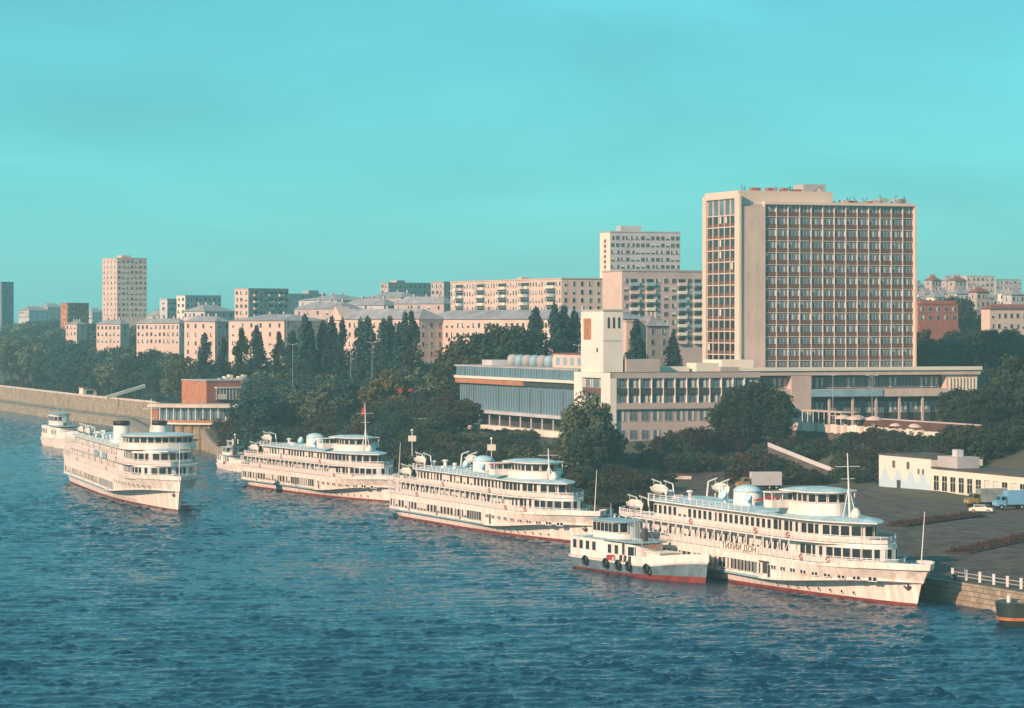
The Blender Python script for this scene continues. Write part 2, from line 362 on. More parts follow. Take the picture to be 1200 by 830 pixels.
def railing(root, outline, z, hgt=1.0, step=1.5, solid=True, x0=None, x1=None, name='railing', panel=PANEL, closed=False):
    b = MB(); pts = [p for p in outline if (x0 is None or p[0] >= x0) and (x1 is None or p[0] <= x1)]
    if solid:
        b.sheet(pts, z+.10, z+hgt*.62, 1)
        for p, q in zip(pts[:-1], pts[1:]): b.tube((*p, z+hgt*.8), (*q, z+hgt*.8), .03, n=4)
    else:
        for zz in (.35, .65):
            for p, q in zip(pts[:-1], pts[1:]): b.tube((*p, z+zz*hgt), (*q, z+zz*hgt), .025, n=4)
    for p, q in zip(pts[:-1], pts[1:]): b.tube((*p, z+hgt), (*q, z+hgt), .05, n=4)
    for (x, y, nx, ny) in resample(pts, step): b.tube((x+nx*.03, y+ny*.03, z), (x+nx*.03, y+ny*.03, z+hgt), .045, n=4)
    return b.build(name, [RAILM, panel], root)
def shell(poly, bulge): return [(x*(1), y) for x, y in poly]
def lifeboat(parent_root, x, y, z, label, group, L=6.2, cover=True, rz=0):
    M = parent_root.matrix_world if False else Matrix.Translation(parent_root.location) @ Matrix.Rotation(parent_root.rotation_euler.z, 4, 'Z')
    p = M @ Vector((x, y, z)); r = thing('lifeboat', label, 'lifeboat', p, parent_root.rotation_euler.z+rz, group)
    me = hull_mesh('boat_hull', L, 0, 1, [(0, .15, -L*.42, L*.42, .35, 2, .6, 0), (.45, .75, -L*.46, L*.46, .4, 2, .55, 0), (.95, 1, -L/2, L/2, .42, 2, .5, 0)], [WHITE, CREAM], 18)
    obj('hull', me, r)
    if cover:
        b = MB(); b.add([(-L*.46, 0, 1.0), (L*.46, 0, 1.0), (L*.2, -.85, .98), (-L*.2, -.85, .98), (L*.2, .85, .98), (-L*.2, .85, .98), (-L*.25, 0, 1.45), (L*.25, 0, 1.45)],
                        [(0, 3, 6), (3, 2, 7, 6), (2, 1, 7), (0, 6, 5), (5, 6, 7, 4), (4, 7, 1)]); b.build('canvas_cover', CREAM, r)
    b = MB()
    for k in (-1.9, 1.9): b.box(k-.12, k+.12, -.5, .5, -.05, .25)
    b.build('cradle', DARKM, r)
    return r
LB_ME = []
def lifebuoy(root, x, y, z, label, group):
    if not LB_ME:
        b = MB(); n, k = 14, 6
        vs = [((.36+.09*math.cos(j*2*math.pi/k))*math.cos(i*2*math.pi/n), .09*math.sin(j*2*math.pi/k), (.36+.09*math.cos(j*2*math.pi/k))*math.sin(i*2*math.pi/n)) for i in range(n) for j in range(k)]
        b.add(vs, [(i*k+j, i*k+(j+1) % k, ((i+1) % n)*k+(j+1) % k, ((i+1) % n)*k+j) for i in range(n) for j in range(k)])
        b.m = [1 if (f//k) % 4 == 0 else 0 for f in range(len(b.f))]
        LB_ME.append(b.mesh('lifebuoy', [REDP, WHITE]))
    M = Matrix.Translation(root.location) @ Matrix.Rotation(root.rotation_euler.z, 4, 'Z')
    return tag(obj('lifebuoy', LB_ME[0], None, M @ Vector((x, y, z)), root.rotation_euler.z), label, 'lifebuoy', group)

def river_ship(name, label, group, bow, heading, who, P):
    """a white river passenger ship; local +x is the bow, starboard (-y) faces the open river"""
    rnd = random.Random(P['seed']); Ls = P['L']; h = Ls/2; B = P['B']/2
    hx, hy = math.cos(heading), math.sin(heading)
    root = thing(name, label, 'ship', (bow[0]-hx*(h-3.2), bow[1]-hy*(h-3.2), 0), heading, group)
    root_M = Matrix.Translation(root.location)
    z1 = P['z1']; zb = P['zbow']; th = P['tier']
    g = lambda s_: P['zg']+ (P['zbow']*.62-P['zg'])*sm(.62, .97, s_)
    top = lambda s_: z1+(zb-z1)*sm(.72, 1, s_)
    lv = [(-1.4, .80, -h+3.5, h-4.0, .46, 1.7, .14, 0), (.0, .865, -h+2.6, h-3.2, .48, 1.75, .13, 1), (.42, .87, -h+2.5, h-3.1, .48, 1.75, .13, 1),
          (lambda s_: g(s_)-.28, .905, -h+1.4, h-2.1, .52, 1.9, .12, 0), (lambda s_: g(s_), 1.0, -h, h-1.4, .66, 2.3, .11, 2), (lambda s_: g(s_)+.3, 1.0, -h, h-1.3, .66, 2.3, .11, 2),
          (lambda s_: g(s_)+.34, .975, -h+.2, h-1.3, .67, 2.3, .11, 0), (top, .985, -h+.2, h, .72, 2.6, .11, 0)]
    obj('hull', hull_mesh('hull', Ls, 0, B, lv, [HULLW, REDH, BLUEG, BLUED], 46), root)
    side = [(x, -y) for x, y in plan(-h+.2, h, B*.985, .72, 2.6, .11, qf=.85)[0] if y > 0]
    side = plan(-h+.2, h, B*.985, .72, 2.6, .11, qf=.85)[1]
    zw = P['zg']+.85
    put_windows(root, side, zw, P['wstep'], -h*.86, h*P['gal0'], ['a', 'a', 'b', 'c'], rnd)
    for (x, y, nx, ny) in resample(side, 1.15, h*P['gal0']+1, h*P['gal1']): obj('gallery_opening', shipwin('bigc' if rnd.random() < .3 else 'big'), root, (x+nx*.012, y+ny*.012, zw-.1), out_rot(nx, ny))
    for k in range(11):
        for dx in (0, .8):
            q = hull_pt(lv, B, h*P['gal1']+3+k*2.9+dx, z1-1.35)
            if q[0] < h*.84: obj('porthole', shipwin('port'), root, (q[0]+q[2]*.03, q[1]+q[3]*.03, z1-1.55), out_rot(q[2], q[3]))
    for k in range(8):
        q = hull_pt(lv, B, h*.30+k*2.6, .95); obj('porthole', shipwin('port'), root, (q[0]+q[2]*.05, q[1]+q[3]*.05, .85), out_rot(q[2], q[3]), (.7, 1, .7))
    for xd in (-h*.6, -h*.28, -h*.02, h*.3):
        q = hull_pt(lv, B, xd, P['zg']+1); obj('door', shipwin('door'), root, (q[0]+q[2]*.03, q[1]+q[3]*.03, P['zg']+.38), out_rot(q[2], q[3]))
    # forecastle bulwark
    bw, bws = plan(-h+.2, h+.15, B*.99, .72, 2.6, .11, qf=.85)
    fw = [p for p in bw if p[0] > h*.45]; ru = lambda x: .05+.95*sm(.50, .90, x/h)
    b = MB(); zf = lambda x: z1+(zb-z1)*sm(.72, 1, (x+h)/(2*h)); k = len(fw)
    b.add([(x, y, zf(x)-.25) for x, y in fw]+[(x+.25*ru(x), y*(1+.015*ru(x)), zf(x)+.62*ru(x)) for x, y in fw]+[(x+.02, y*.96, zf(x)+.62*ru(x)) for x, y in fw]+[(x-.2, y*.96, zf(x)-.25) for x, y in fw],
          [q for i in range(k-1) for q in ((i, i+1, k+i+1, k+i), (k+i, k+i+1, 2*k+i+1, 2*k+i), (2*k+i, 2*k+i+1, 3*k+i+1, 3*k+i))])
    b.build('bow_bulwark', HULLW, root)
    b = MB(); b.tube((h-2.2, 0, zb), (h-1.2, 0, zb+7.6), .10, .05); b.build('jackstaff', RAILM, root)
    b = MB(); b.tube((h-5.0, -1.1, zb-.1), (h-5.0, 1.1, zb-.1), .45, n=10); b.tube((h-5, -.4, zb-.1), (h-5, -.4, zb+.5), .3, n=8); b.build('windlass', DARKM, root)
    # anchor
    q = hull_pt(lv, B, h-4.3, zb*.5); b = MB(); b.tube((.3, -.12, 1.0), (0, -.15, -.6), .11); b.tube((-.6, -.2, -.2), (0, -.15, -.65), .13); b.tube((.6, -.2, -.2), (0, -.15, -.65), .13); b.tube((.3, .2, 1.0), (.3, -.25, 1.0), .3, n=10)
    o = b.build('anchor', DARKM, root); o.location = (q[0], q[1], zb*.55); o.rotation_euler.z = out_rot(q[2], q[3])
    # tiers
    z = z1
    for ti, T in enumerate(P['tiers']):
        dk, dks = plan(T['da'], T['df'], T['db'], T.get('dsf', .74), 2.4, .10)
        b = MB(); b.prism(dk, z+.01, z+.20, 0, top=1); b.build('deck', [WHITE, BLUED if T.get('blue') else GREYL], root)
        hs, hss = plan(T['ha'], T['hf'], T['hb'], T.get('hsf', .80), 2.2, .05, qf=.55)
        b = MB(); b.prism(hs, z+.20, z+th, 0); b.build('deckhouse', WHITE, root)
        put_windows(root, hss, z+.20+.75, P['wstep']*1.0, T['ha']+2, T['split'], ['a', 'a', 'a', 'b', 'c'], rnd)
        put_windows(root, [p for p in hs if p[0] > T['split'] and (p[1] < 0 or p[0] > T['hf']-7)], z+.20+.72, 1.72, T['split']+.4, T['hf']+1, ['big', 'big', 'bigc'], rnd, name='saloon_window')
        railing(root, dks, z+.2, 1.05, 1.7, True, T['da']+.6, T['df']+.01)
        railing(root, [(x, -y) for x, y in dks], z+.2, 1.05, 3.5, True, T['da']+.6, T['df']+.01)
        # posts and raking braces that carry the deck above
        if T.get('posts'):
            for (x, y, nx, ny) in resample(dks, P['post'], T['da']+3, T['split']+4):
                b = MB(); b.tube((x-nx*.12, y-ny*.12, z+1.2), (x-nx*.12, y-ny*.12, z+th), .07, n=5)
                b.tube((x-nx*.1-1.25, y-ny*.1, z+1.25), (x-nx*.1, y-ny*.1, z+th-.02), .07, n=5); b.build('post', RAILM, root)
        z += th
    # top roof over last tier
    T = P['tiers'][-1]
    rf, rfs = plan(T['ha']-1.2, T['hf']+P.get('roofover', 2.6), T['hb']+1.0, .76, 2.3, .06)
    b = MB(); b.prism(rf, z+.01, z+.16, 0); n_ = len(rf)
    cx_ = sum(p[0] for p in rf)/n_
    vs = [(x, y, z+.16) for x, y in rf]+[(cx_+(x-cx_)*.93, y*.72, z+.55) for x, y in rf]
    b.add(vs, [(i, (i+1) % n_, n_+(i+1) % n_, n_+i) for i in range(n_)]+[tuple(range(n_, 2*n_))], 1)
    b.build('roof', [WHITE, BLUER], root)
    railing(root, rfs, z+.16, .9, 2.2, False, T['ha']-.4, P['wh'][0]-1, name='sun_deck_railing')
    zr = z+.5
    # bridge
    wa, wf, wb = P['wh']; wz = zr+P.get('whlift', .3)
    bs_, bss = plan(wa-1.5, wf+1.6, wb+.9, .62, 2.2, .12, qf=.6)
    b = MB(); b.prism(bs_, z+.3, wz+1.0, 0); b.build('bridge_base', WHITE, root)
    wh, whs = plan(wa, wf, wb, .62, 2.2, .06, qf=.5)
    b = MB(); b.prism(wh, wz+1.0, wz+2.45, 0); b.build('wheelhouse', WHITE, root)
    put_windows(root, [p for p in wh if p[1] < 0 or p[0] > wf-4], wz+1.12, 1.5, wa+.5, wf+1, ['bridge'], rnd, name='bridge_window')
    wr, _ = plan(wa-1.0, wf+1.5, wb+.9, .62, 2.2, .08, qf=.6)
    b = MB(); b.prism(wr, wz+2.46, wz+2.62, 0); n_ = len(wr); cx_ = (wa+wf)/2
    b.add([(x, y, wz+2.62) for x, y in wr]+[(cx_+(x-cx_)*.72, y*.62, wz+2.98) for x, y in wr], [(i, (i+1) % n_, n_+(i+1) % n_, n_+i) for i in range(n_)]+[tuple(range(n_, 2*n_))], 1)
    b.build('wheelhouse_roof', [WHITE, BLUER], root)
    for sgn in (-1, 1):
        b = MB(); yo = sgn*(B*.93); yi = sgn*(wb+.2); xa_ = wa+.5
        b.box(xa_, xa_+2.6, min(yi, yo), max(yi, yo), wz+.1, wz+.25); b.box(xa_, xa_+2.6, min(yo-.05, yo+.05), max(yo-.05, yo+.05), wz+.25, wz+1.2)
        b.box(xa_+2.55, xa_+2.63, min(yi, yo), max(yi, yo), wz+.27, wz+1.25); b.box(xa_-.1, xa_+2.8, min(yi, yo+sgn*.2), max(yi, yo+sgn*.2), wz+2.25, wz+2.4)
        for xx in (xa_+.05, xa_+2.5): b.tube((xx, yo, wz+.25), (xx, yo, wz+2.3), .09, n=5); b.tube((xx, (yo+yi)/2, wz+.25), (xx, (yo+yi)/2, wz+2.3), .09, n=5)
        b.build('bridge_wing', WHITE, root)
    # radar, searchlight and mast
    mxp = P['mast']; b = MB(); b.tube((mxp, 0, z+.4), (mxp-.7, 0, z+P['mh']), .17, .07); b.tube((mxp-.6, -1.9, z+P['mh']*.80), (mxp-.6, 1.9, z+P['mh']*.80), .06)
    b.tube((mxp-.5, -1.1, z+P['mh']*.62), (mxp-.5, 1.1, z+P['mh']*.62), .05); b.tube((mxp, -1.1, z+.4), (mxp-.35, 0, z+P['mh']*.5), .07); b.tube((mxp, 1.1, z+.4), (mxp-.35, 0, z+P['mh']*.5), .07)
    b.build('mast', RAILM, root)
    b = MB(); b.lathe([(.55, z+.4), (.75, z+.9), (.5, z+1.6), (.2, z+1.9)], 10, (mxp+1.4, .2)); b.build('ventilator_hood', WHITE, root)
    # funnels
    for (fx, fy, fr, fh, style) in P['funnels']:
        f_ = None; b = MB()
        if style == 'dome':
            b.lathe([(fr*1.05, z+.2), (fr, z+.5), (fr*.97, z+fh)], 18, (fx, fy), 1.35, .95); f_ = b.build('funnel', WHITE, root, True)
            b = MB(); b.lathe([(fr*1.02, z+fh), (fr*.98, z+fh+.28), (fr*.72, z+fh+.75), (fr*.3, z+fh+.98), (.02, z+fh+1.03)], 18, (fx, fy), 1.35, .95); b.build('funnel_cap', BLUER, f_, True)
            for k in (-1, 1):
                b = MB(); b.tube((fx+k*4.2, fy-1.6, z+.4), (fx+k*4.2, fy-1.6, z+1.6), .32, n=8); b.tube((fx+k*4.2, fy-1.6, z+1.6), (fx+k*4.2+.2, fy-2.2, z+1.9), .45, .75, 10); b.build('ventilator_cowl', BLUER, root)
        else:
            b.lathe([(fr*1.5, z+.2), (fr*1.5, z+1.2), (fr*1.05, z+1.9), (fr*1.0, z+fh)], 16, (fx, fy), 1.1, 1); b.m = [1 if i >= 16 and i < 32 else 0 for i in range(len(b.f))]
            f_ = b.build('funnel', [WHITE, BLUER], root, True)
            b = MB(); b.lathe([(fr*1.06, z+fh), (fr*1.06, z+fh+.9), (fr*.8, z+fh+.95)], 16, (fx, fy), 1.1, 1); b.build('funnel_cap', BLACK, f_, True)
    # vents, lockers and seats on the sun deck
    for k in range(P.get('clutter', 10)):
        xx = rnd.uniform(T['ha']+2, wa-3); yy = rnd.uniform(-T['hb']*.8, T['hb']*.5); s_ = rnd.uniform(.4, .9)
        if any(abs(xx-f[0]) < 5 for f in P['funnels']): continue
        b = MB()
        if rnd.random() < .5: b.lathe([(s_*.4, z+.4), (s_*.4, z+.6+s_), (s_*.75, z+.65+s_), (s_*.5, z+.95+s_)], 9, (xx, yy)); b.build('vent', WHITE, root)
        else: b.box(xx-s_, xx+s_, yy-.35, yy+.35, z+.4, z+.45+s_*.8); b.build('locker', WHITE, root)
    # boats and davits
    for k, (bx_, by_, tier_) in enumerate(P['boats']):
        zz = z1+th*tier_+.25
        lifeboat(root, bx_, by_, zz+1.0, 'white lifeboat with cream cover hung on the davits of the '+who, 'lifeboats on the '+who)
        for dx in (-2.2, 2.2):
            b = MB(); s2 = 1 if by_ > 0 else -1
            b.tube((bx_+dx, by_-s2*1.5, zz), (bx_+dx, by_-s2*1.2, zz+2.6), .13, n=5); b.tube((bx_+dx, by_-s2*1.2, zz+2.6), (bx_+dx, by_+s2*.3, zz+3.1), .12, n=5); b.tube((bx_+dx, by_, zz+3.0), (bx_+dx, by_, zz+1.7), .03, n=4)
            b.tube((bx_+dx, by_, zz-.02), (bx_+dx, by_, zz+.97), .1, n=5)
            b.build('davit', RAILM, root)
    dk, dks = plan(P['tiers'][0]['da'], P['tiers'][0]['df'], P['tiers'][0]['db']+.14, .74, 2.4, .10)
    for k, xx in enumerate(P.get('buoys', [])):
        tI = k % len(P['tiers']); T_ = P['tiers'][tI]; dks = plan(T_['da'], T_['df'], T_['db']+.16, T_.get('dsf', .74), 2.4, .10)[1]
        q = min(resample(dks, .4), key=lambda t_: abs(t_[0]-xx))
        if abs(xx-P.get('nameat', 99)) < 7: continue
        lifebuoy(root, q[0], q[1]-.06, z1+th*tI+.75, 'red and white lifebuoy on the side railing of the '+who, 'lifebuoys on the '+who)
    return root, z
def tiers588(): return [
    dict(da=-47.5, df=39.5, db=7.05, ha=-42, hf=36.5, hb=5.35, split=17, posts=1, dsf=.76, hsf=.80, blue=1),
    dict(da=-45.0, df=36.5, db=6.95, ha=-33, hf=31.0, hb=4.7, split=10, dsf=.76, hsf=.78)]
BASE = dict(L=95.8, B=14.3, z1=4.55, zbow=5.3, zg=1.5, tier=2.62, wstep=1.8, gal0=-.02, gal1=.26, post=2.7, wh=(12.5, 23.5, 3.1), mast=25.5, mh=9.5,
            funnels=[(-7, 0, 2.05, 2.5, 'dome')], boats=[(-27, -5.3, 2), (-36.5, -5.2, 1.0), (-27, 5.3, 2)], buoys=[-24, -10, 22, 14, 29])
def hd(dx, dy): return math.atan2(dy, dx)
P4 = dict(BASE, tiers=tiers588(), seed=4, tier=2.85, z1=4.7, whlift=.75, wh=(11.5, 21.0, 3.1), buoys=[-26, -12, 24, 10, 30, 20])
ship4, z4 = river_ship('passenger_ship', 'white river ship with its name on the rail, a tug beside it', 'white passenger ships moored along the quay', (PX(1075, 413), 413), hd(.371, -.929), 'ship behind the tug', P4)
P3 = dict(BASE, tiers=tiers588(), seed=3, mh=6.0, gal0=.05, gal1=.2, boats=[(-27, -5.3, 2), (-35.5, -5.2, 1.0), (-27, 5.3, 2)])
ship3, _ = river_ship('passenger_ship', 'white river ship moored between two others, its bow behind the tug stern', 'white passenger ships moored along the quay', (PX(694, 530), 530), hd(.371, -.929), 'ship moored between two others', P3)
P2 = dict(BASE, tiers=tiers588(), seed=2, mh=11, gal0=-.1, gal1=.22)
for T in P2['tiers']:
    for k in ('da', 'df', 'ha', 'hf', 'split'): T[k] *= .92
P2.update(L=88, wh=(11.5, 21.5, 3.1), mast=23.5, boats=[(-24, -5.3, 2), (-33, -5.2, 1)])
ship2, z2 = river_ship('passenger_ship', 'white river ship flying a red flag from its tall mast', 'white passenger ships moored along the quay', (PX(465, 653), 653), hd(.42, -.907), 'ship with the red flag', P2)
h1 = 67.5
P1 = dict(L=141, B=16.4, z1=6.0, zbow=6.7, zg=2.0, tier=2.75, wstep=2.5, gal0=.1, gal1=.4, post=3.2, wh=(36, 46.5, 6.8), whlift=.1, mast=31, mh=10.5, roofover=2.0,
          funnels=[(14, -4.1, 1.75, 4.4, 'band'), (14, 4.1, 1.75, 4.4, 'band')], boats=[(-20, -7.0, 2), (-32, -7.0, 2)], buoys=[-30, -10, 20, 35], seed=1, clutter=22,
          tiers=[dict(da=-69, df=61, db=8.1, ha=-62, hf=56, hb=6.6, split=25, posts=1, dsf=.86, hsf=.93), dict(da=-67, df=57.5, db=8.0, ha=-56, hf=51.5, hb=6.2, split=22, posts=1, dsf=.88, hsf=.94)])
ship1, _ = river_ship('passenger_ship', 'large white ship with twin black-topped funnels under way in midstream', None, (PX(209, 622), 622), hd(.262, -.965), 'ship with twin funnels', P1)
# name of the ship on the rail, flag, hull name boards
def text_mesh(s, size, depth=.02):
    cu = bpy.data.curves.new('lettering', 'FONT'); cu.body = s; cu.size = size; cu.extrude = depth; cu.align_x = 'CENTER'; cu.align_y = 'CENTER'
    o = bpy.data.objects.new('tmp', cu); COL.objects.link(o); bpy.context.view_layer.update()
    me = bpy.data.meshes.new_from_object(o.evaluated_get(bpy.context.evaluated_depsgraph_get())); bpy.data.objects.remove(o); bpy.data.curves.remove(cu); return me
LETT = mat('dark_lettering', (.12, .06, .05), .6, .1)
def loc_x_for_px(root, px, y):
    hx, hy = math.cos(root.rotation_euler.z), math.sin(root.rotation_euler.z)
    ox, oy = root.location.x-hy*y, root.location.y+hx*y
    return solve(ox, oy, px, (hx, hy))
xn = loc_x_for_px(ship4, 866, -7.2)
me = text_mesh('ТИХИЙ ДОН', 1.25); me.materials.append(LETT)
bd = MB(); bd.box(-6.2, 6.2, -.04, .0, -.55, .55)
nb = obj('name_board', bd.mesh('name_board', CREAM), ship4, (xn, -7.17, 4.7+.75)); obj('lettering', me, nb, (0, -.07, 0), (R(90), 0, 0), (1.5, 1, 1))
for k in (0, 1):
    bd = MB(); bd.box(-3.6, 3.6, -.05, .0, -.6, .6); obj('canvas_board', bd.mesh('canvas_board', BLUEG), ship1, (loc_x_for_px(ship1, 113+9*k, -8.2), -8.2, 6.0+2.75+.75))
# boarding door openings of the name ship
bd = MB(); bd.add([(-1.6, -.03, 0), (1.2, -.03, 0), (1.7, -.03, 1.75), (-1.6, -.03, 1.75)], [(0, 1, 2, 3)]); obj('cargo_door', bd.mesh('cargo_door', DARKM), ship4, (loc_x_for_px(ship4, 895, -7.1), -7.06, 2.35))
def flag(root, x, z, name='flag'):
    b = MB(); k = 7; vs = []
    for i in range(k):
        for j in (0, 1): vs.append((x-.2-i*.38, .18*math.sin(i*1.1)*(i/k+.3), z-1.5*j-.12*i))
    b.add(vs, [(2*i, 2*i+2, 2*i+3, 2*i+1) for i in range(k-1)]); b.build(name, REDP, root)
flag(ship2, 23.5-.3, z2+10.3)
# red awning frames on the sun deck
for rt, xx in ((ship4, 1.5), (ship3, 3)):
    b = MB(); b.add([(xx-2, -2.2, 12.0), (xx+2, -2.2, 12.0), (xx+2, .4, 12.6), (xx-2, .4, 12.6), (xx-2, -2.2, 11.92), (xx+2, -2.2, 11.92)], [(0, 1, 2, 3), (0, 4, 5, 1)])
    for a in (-1.9, 1.9): b.tube((xx+a, -2.1, 9.9), (xx+a, -2.1, 11.96), .05, mi=1); b.tube((xx+a, .3, 9.9), (xx+a, .3, 12.55), .05, mi=1)
    b.build('red_awning', [REDP, RAILM], rt)

# tug beside the name ship
def tug(name, label, bow, heading, L, B, group=None, hullm=None, s=1.0, mastz=9.5, red=True):
    h = L/2; hx, hy = math.cos(heading), math.sin(heading); hm = hullm or mat('tug_grey_hull', (.13, .19, .22), .55, .25, .6)
    r = thing(name, label, 'tugboat' if red else 'boat', (bow[0]-hx*(h-.8), bow[1]-hy*(h-.8), 0), heading, group); B /= 2
    dz = lambda s_: (1.75+.25*sm(.25, 0, s_) if False else 1.75)*s+1.0*s*sm(.62, 1, s_)
    lv = [(-1, .8, -h+1.5, h-1.6, .55, 2, .12, 0), (0, .9, -h+.8, h-.8, .6, 2, .12, 1), (lambda s_: .28*s+(.5*s*sm(.4, 1, s_)), .93, -h+.6, h-.6, .6, 2, .12, 1), (lambda s_: dz(s_)-.3, 1, -h, h-.2, .65, 2.2, .1, 0),
          (lambda s_: dz(s_), 1.02, -h-.05, h, .66, 2.2, .1, 2)]
    obj('hull', hull_mesh('hull', L, 0, B, lv, [hm, REDH if red else hm, WHITE, GREYC], 34), r)
    pl, st = plan(-h, h, B*1.01, .66, 2.2, .1, qf=.85)
    fb = [p for p in st if p[0] > h*.1]; b = MB(); k = len(fb); zf = lambda x: dz((x+h)/(2*h))
    for sg in (1, -1): b.add([(x, y*sg, zf(x)-.05) for x, y in fb]+[(x+.1, y*sg*1.01, zf(x)+1.0*s) for x, y in fb]+[(x, y*sg*.97, zf(x)+1.0*s) for x, y in fb]+[(x-.08, y*sg*.96, zf(x)-.05) for x, y in fb],
          [q for i in range(k-1) for q in ((i, i+1, k+i+1, k+i), (k+i, k+i+1, 2*k+i+1, 2*k+i), (2*k+i, 2*k+i+1, 3*k+i+1, 3*k+i))])
    b.build('bulwark', WHITE, r)
    d = 1.75*s
    hs, hss = plan(-h*.94, -h*.30, B*.86, .9, 2, .12, qf=.5); b = MB(); b.prism(hs, d-.1, d+2.5*s); b.build('aft_deckhouse', WHITE, r)
    put_windows(r, hss, d+1.0*s, 2.1, -h*.86, -h*.45, ['a'], random.Random(1))
    hs, hss = plan(-h*.42, h*.12, B*.74, .88, 2, .05, qf=.5); b = MB(); b.prism(hs, d-.1, d+2.3*s); b.build('deckhouse', WHITE, r)
    put_windows(r, hss, d+.85*s, 2.2, -h*.4, h*.1, ['a', 'door'], random.Random(2))
    rf, _ = plan(-h*.70, h*.18, B*.88, .88, 2, .05, qf=.5); b = MB(); b.prism(rf, d+2.52*s, d+2.68*s); b.build('upper_deck', BLUEG, r)
    hs, hss = plan(-h*.60, -h*.18, B*.62, .8, 2, .05, qf=.5); b = MB(); b.prism(hs, d+2.68*s, d+4.9*s); b.build('wheelhouse', WHITE, r)
    put_windows(r, hss, d+3.6*s, 1.25, -h*.56, -h*.1, ['a'], random.Random(3), name='wheelhouse_window')
    rf, _ = plan(-h*.64, -h*.14, B*.72, .8, 2, .05, qf=.5); b = MB(); b.prism(rf, d+4.92*s, d+5.1*s); b.build('wheelhouse_roof', BLUEG, r)
    b = MB(); b.box(h*.22, h*.42, -B*.45, B*.45, d, d+1.5*s); b.box(h*.20, h*.44, -B*.5, B*.5, d+1.5*s, d+1.62*s); b.build('hatch_house', WHITE, r)
    for (mx, top) in ((-h*.12, mastz), (h*.06, mastz*.8), (-h*.5, mastz*.98)):
        b = MB(); b.tube((mx, 0, d+2), (mx-.2, 0, top), .12, .06); b.tube((mx-.1, -1.2, top*.82), (mx-.1, 1.2, top*.82), .05); b.tube((mx-.15, 0, top*.9), (mx+3.2, 0, d+2.8), .03, n=4); b.tube((mx-.15, 0, top*.9), (mx-3.2, 0, d+2.8), .03, n=4); b.build('mast', BLUEG, r)
    b = MB(); b.lathe([(.55, d+2.3), (.5, d+4.9), (.42, d+5.0)], 10, (h*.05, -.2)); b.build('exhaust_pipe', DARKM, r)
    b = MB()
    for k in range(5): b.tube((h*.02+k*.7, -B*.5, d+2.6), (h*.02+k*.7, -B*.5, d+3.5), .04, n=4)
    b.tube((h*.02, -B*.5, d+3.5), (h*.02+2.8, -B*.5, d+3.5), .04, n=4); b.build('railing', RAILM, r)
    b = MB(); b.add([(h*.16, -.9, d+2.2), (h*.26, -.9, d+2.2), (h*.26, .2, d+2.6), (h*.16, .2, d+2.6)], [(0, 1, 2, 3)]); b.build('red_tarpaulin', ORANGE, r)
    # tyre fenders
    n_, k_ = 12, 6; fb = MB(); vs = [((.62+.2*math.cos(j*2*math.pi/k_))*math.cos(i*2*math.pi/n_), .2*math.sin(j*2*math.pi/k_), (.62+.2*math.cos(j*2*math.pi/k_))*math.sin(i*2*math.pi/n_)) for i in range(n_) for j in range(k_)]
    fb.add(vs, [(i*k_+j, i*k_+(j+1) % k_, ((i+1) % n_)*k_+(j+1) % k_, ((i+1) % n_)*k_+j) for i in range(n_) for j in range(k_)]); tm = fb.mesh('tyre_fender', BLACK, True)
    if red:
        for xx in (-h*.55, -h*.22, -h*.02, h*.14, h*.42):
            q = min(resample(st, .3), key=lambda t_: abs(t_[0]-xx)); obj('tyre_fender', tm, r, (q[0]+q[2]*.25, q[1]+q[3]*.25, 1.35*s), out_rot(q[2], q[3]))
    for k in range(34 if red else 12):
        xx = random.uniform(-h*.35, h*.6); b = MB(); s_ = random.uniform(.25, .6); yy = random.choice((-1, -.8, .6))*B*.8
        if random.random() < .5: b.box(xx-s_, xx+s_, yy-.3, yy+.3, d, d+s_*1.5); b.build('deck_locker', random.choice([WHITE, STEEL, REDP]), r)
        else: b.tube((xx, yy, d), (xx+.1, yy, d+.9), .22, .18, 8); b.build('bollard', random.choice([DARKM, STEEL]), r)
    return r
tug1 = tug('tugboat', 'working tug with grey hull, red waterline and black tyre fenders', (PX(827, 450), 450), hd(.45, -.893), 39.5, 7.6, s=1.15, mastz=10.5)
tug('survey_boat', 'cream workboat with twin masts astern of the funnelled ship', (-131, 930), hd(.35, -.93), 42, 8, hullm=HULLW, s=1.5, mastz=14, red=False)
tug('launch', 'small white launch moored by the shore beyond the flagged ship', (PX(287, 790), 790), hd(.30, -.95), 26, 5.4, hullm=HULLW, s=.85, mastz=6, red=False)
tug('harbour_boat', 'small grey and white boat moored nearer the bank than the launch', (PX(282, 830), 834), hd(.25, -.97), 22, 4.4, hullm=BLUEG, s=.85, mastz=6, red=False)
# dark barge at the quay end
br = thing('barge', 'dark green barge with an orange rubbing strake at the quay end', 'barge', (79, 386.5, 0), R(-8))
DGRN = mat('dark_green_hull', (.018, .030, .026), .6, .2)
lv = [(-1, .85, -17, 17, .7, 3, .06, 0), (.75, .98, -17.6, 17.6, .7, 3, .06, 0), (.76, 1.02, -17.9, 17.9, .7, 3, .06, 1), (1.15, 1.02, -17.9, 17.9, .7, 3, .06, 1), (1.16, .99, -17.8, 17.8, .7, 3, .06, 0), (2.9, 1.0, -18, 18, .7, 3, .06, 0)]
obj('hull', hull_mesh('hull', 36, 0, 3.6, lv, [DGRN, ORANGE, DARKM], 26), br)
b = MB(); b.box(-10, 8, -2.2, 2.2, 2.9, 3.5); b.build('hatch_cover', DARKM, br)
b = MB(); b.tube((-16.3, -1.2, 2.9), (-16.3, -1.2, 3.7), .25, n=8); b.tube((-16.3, -.4, 2.9), (-16.3, -.4, 3.7), .25, n=8); b.tube((-16.3, -1.4, 3.5), (-16.3, -.2, 3.5), .12); b.build('mooring_bitts', CREAM, br)
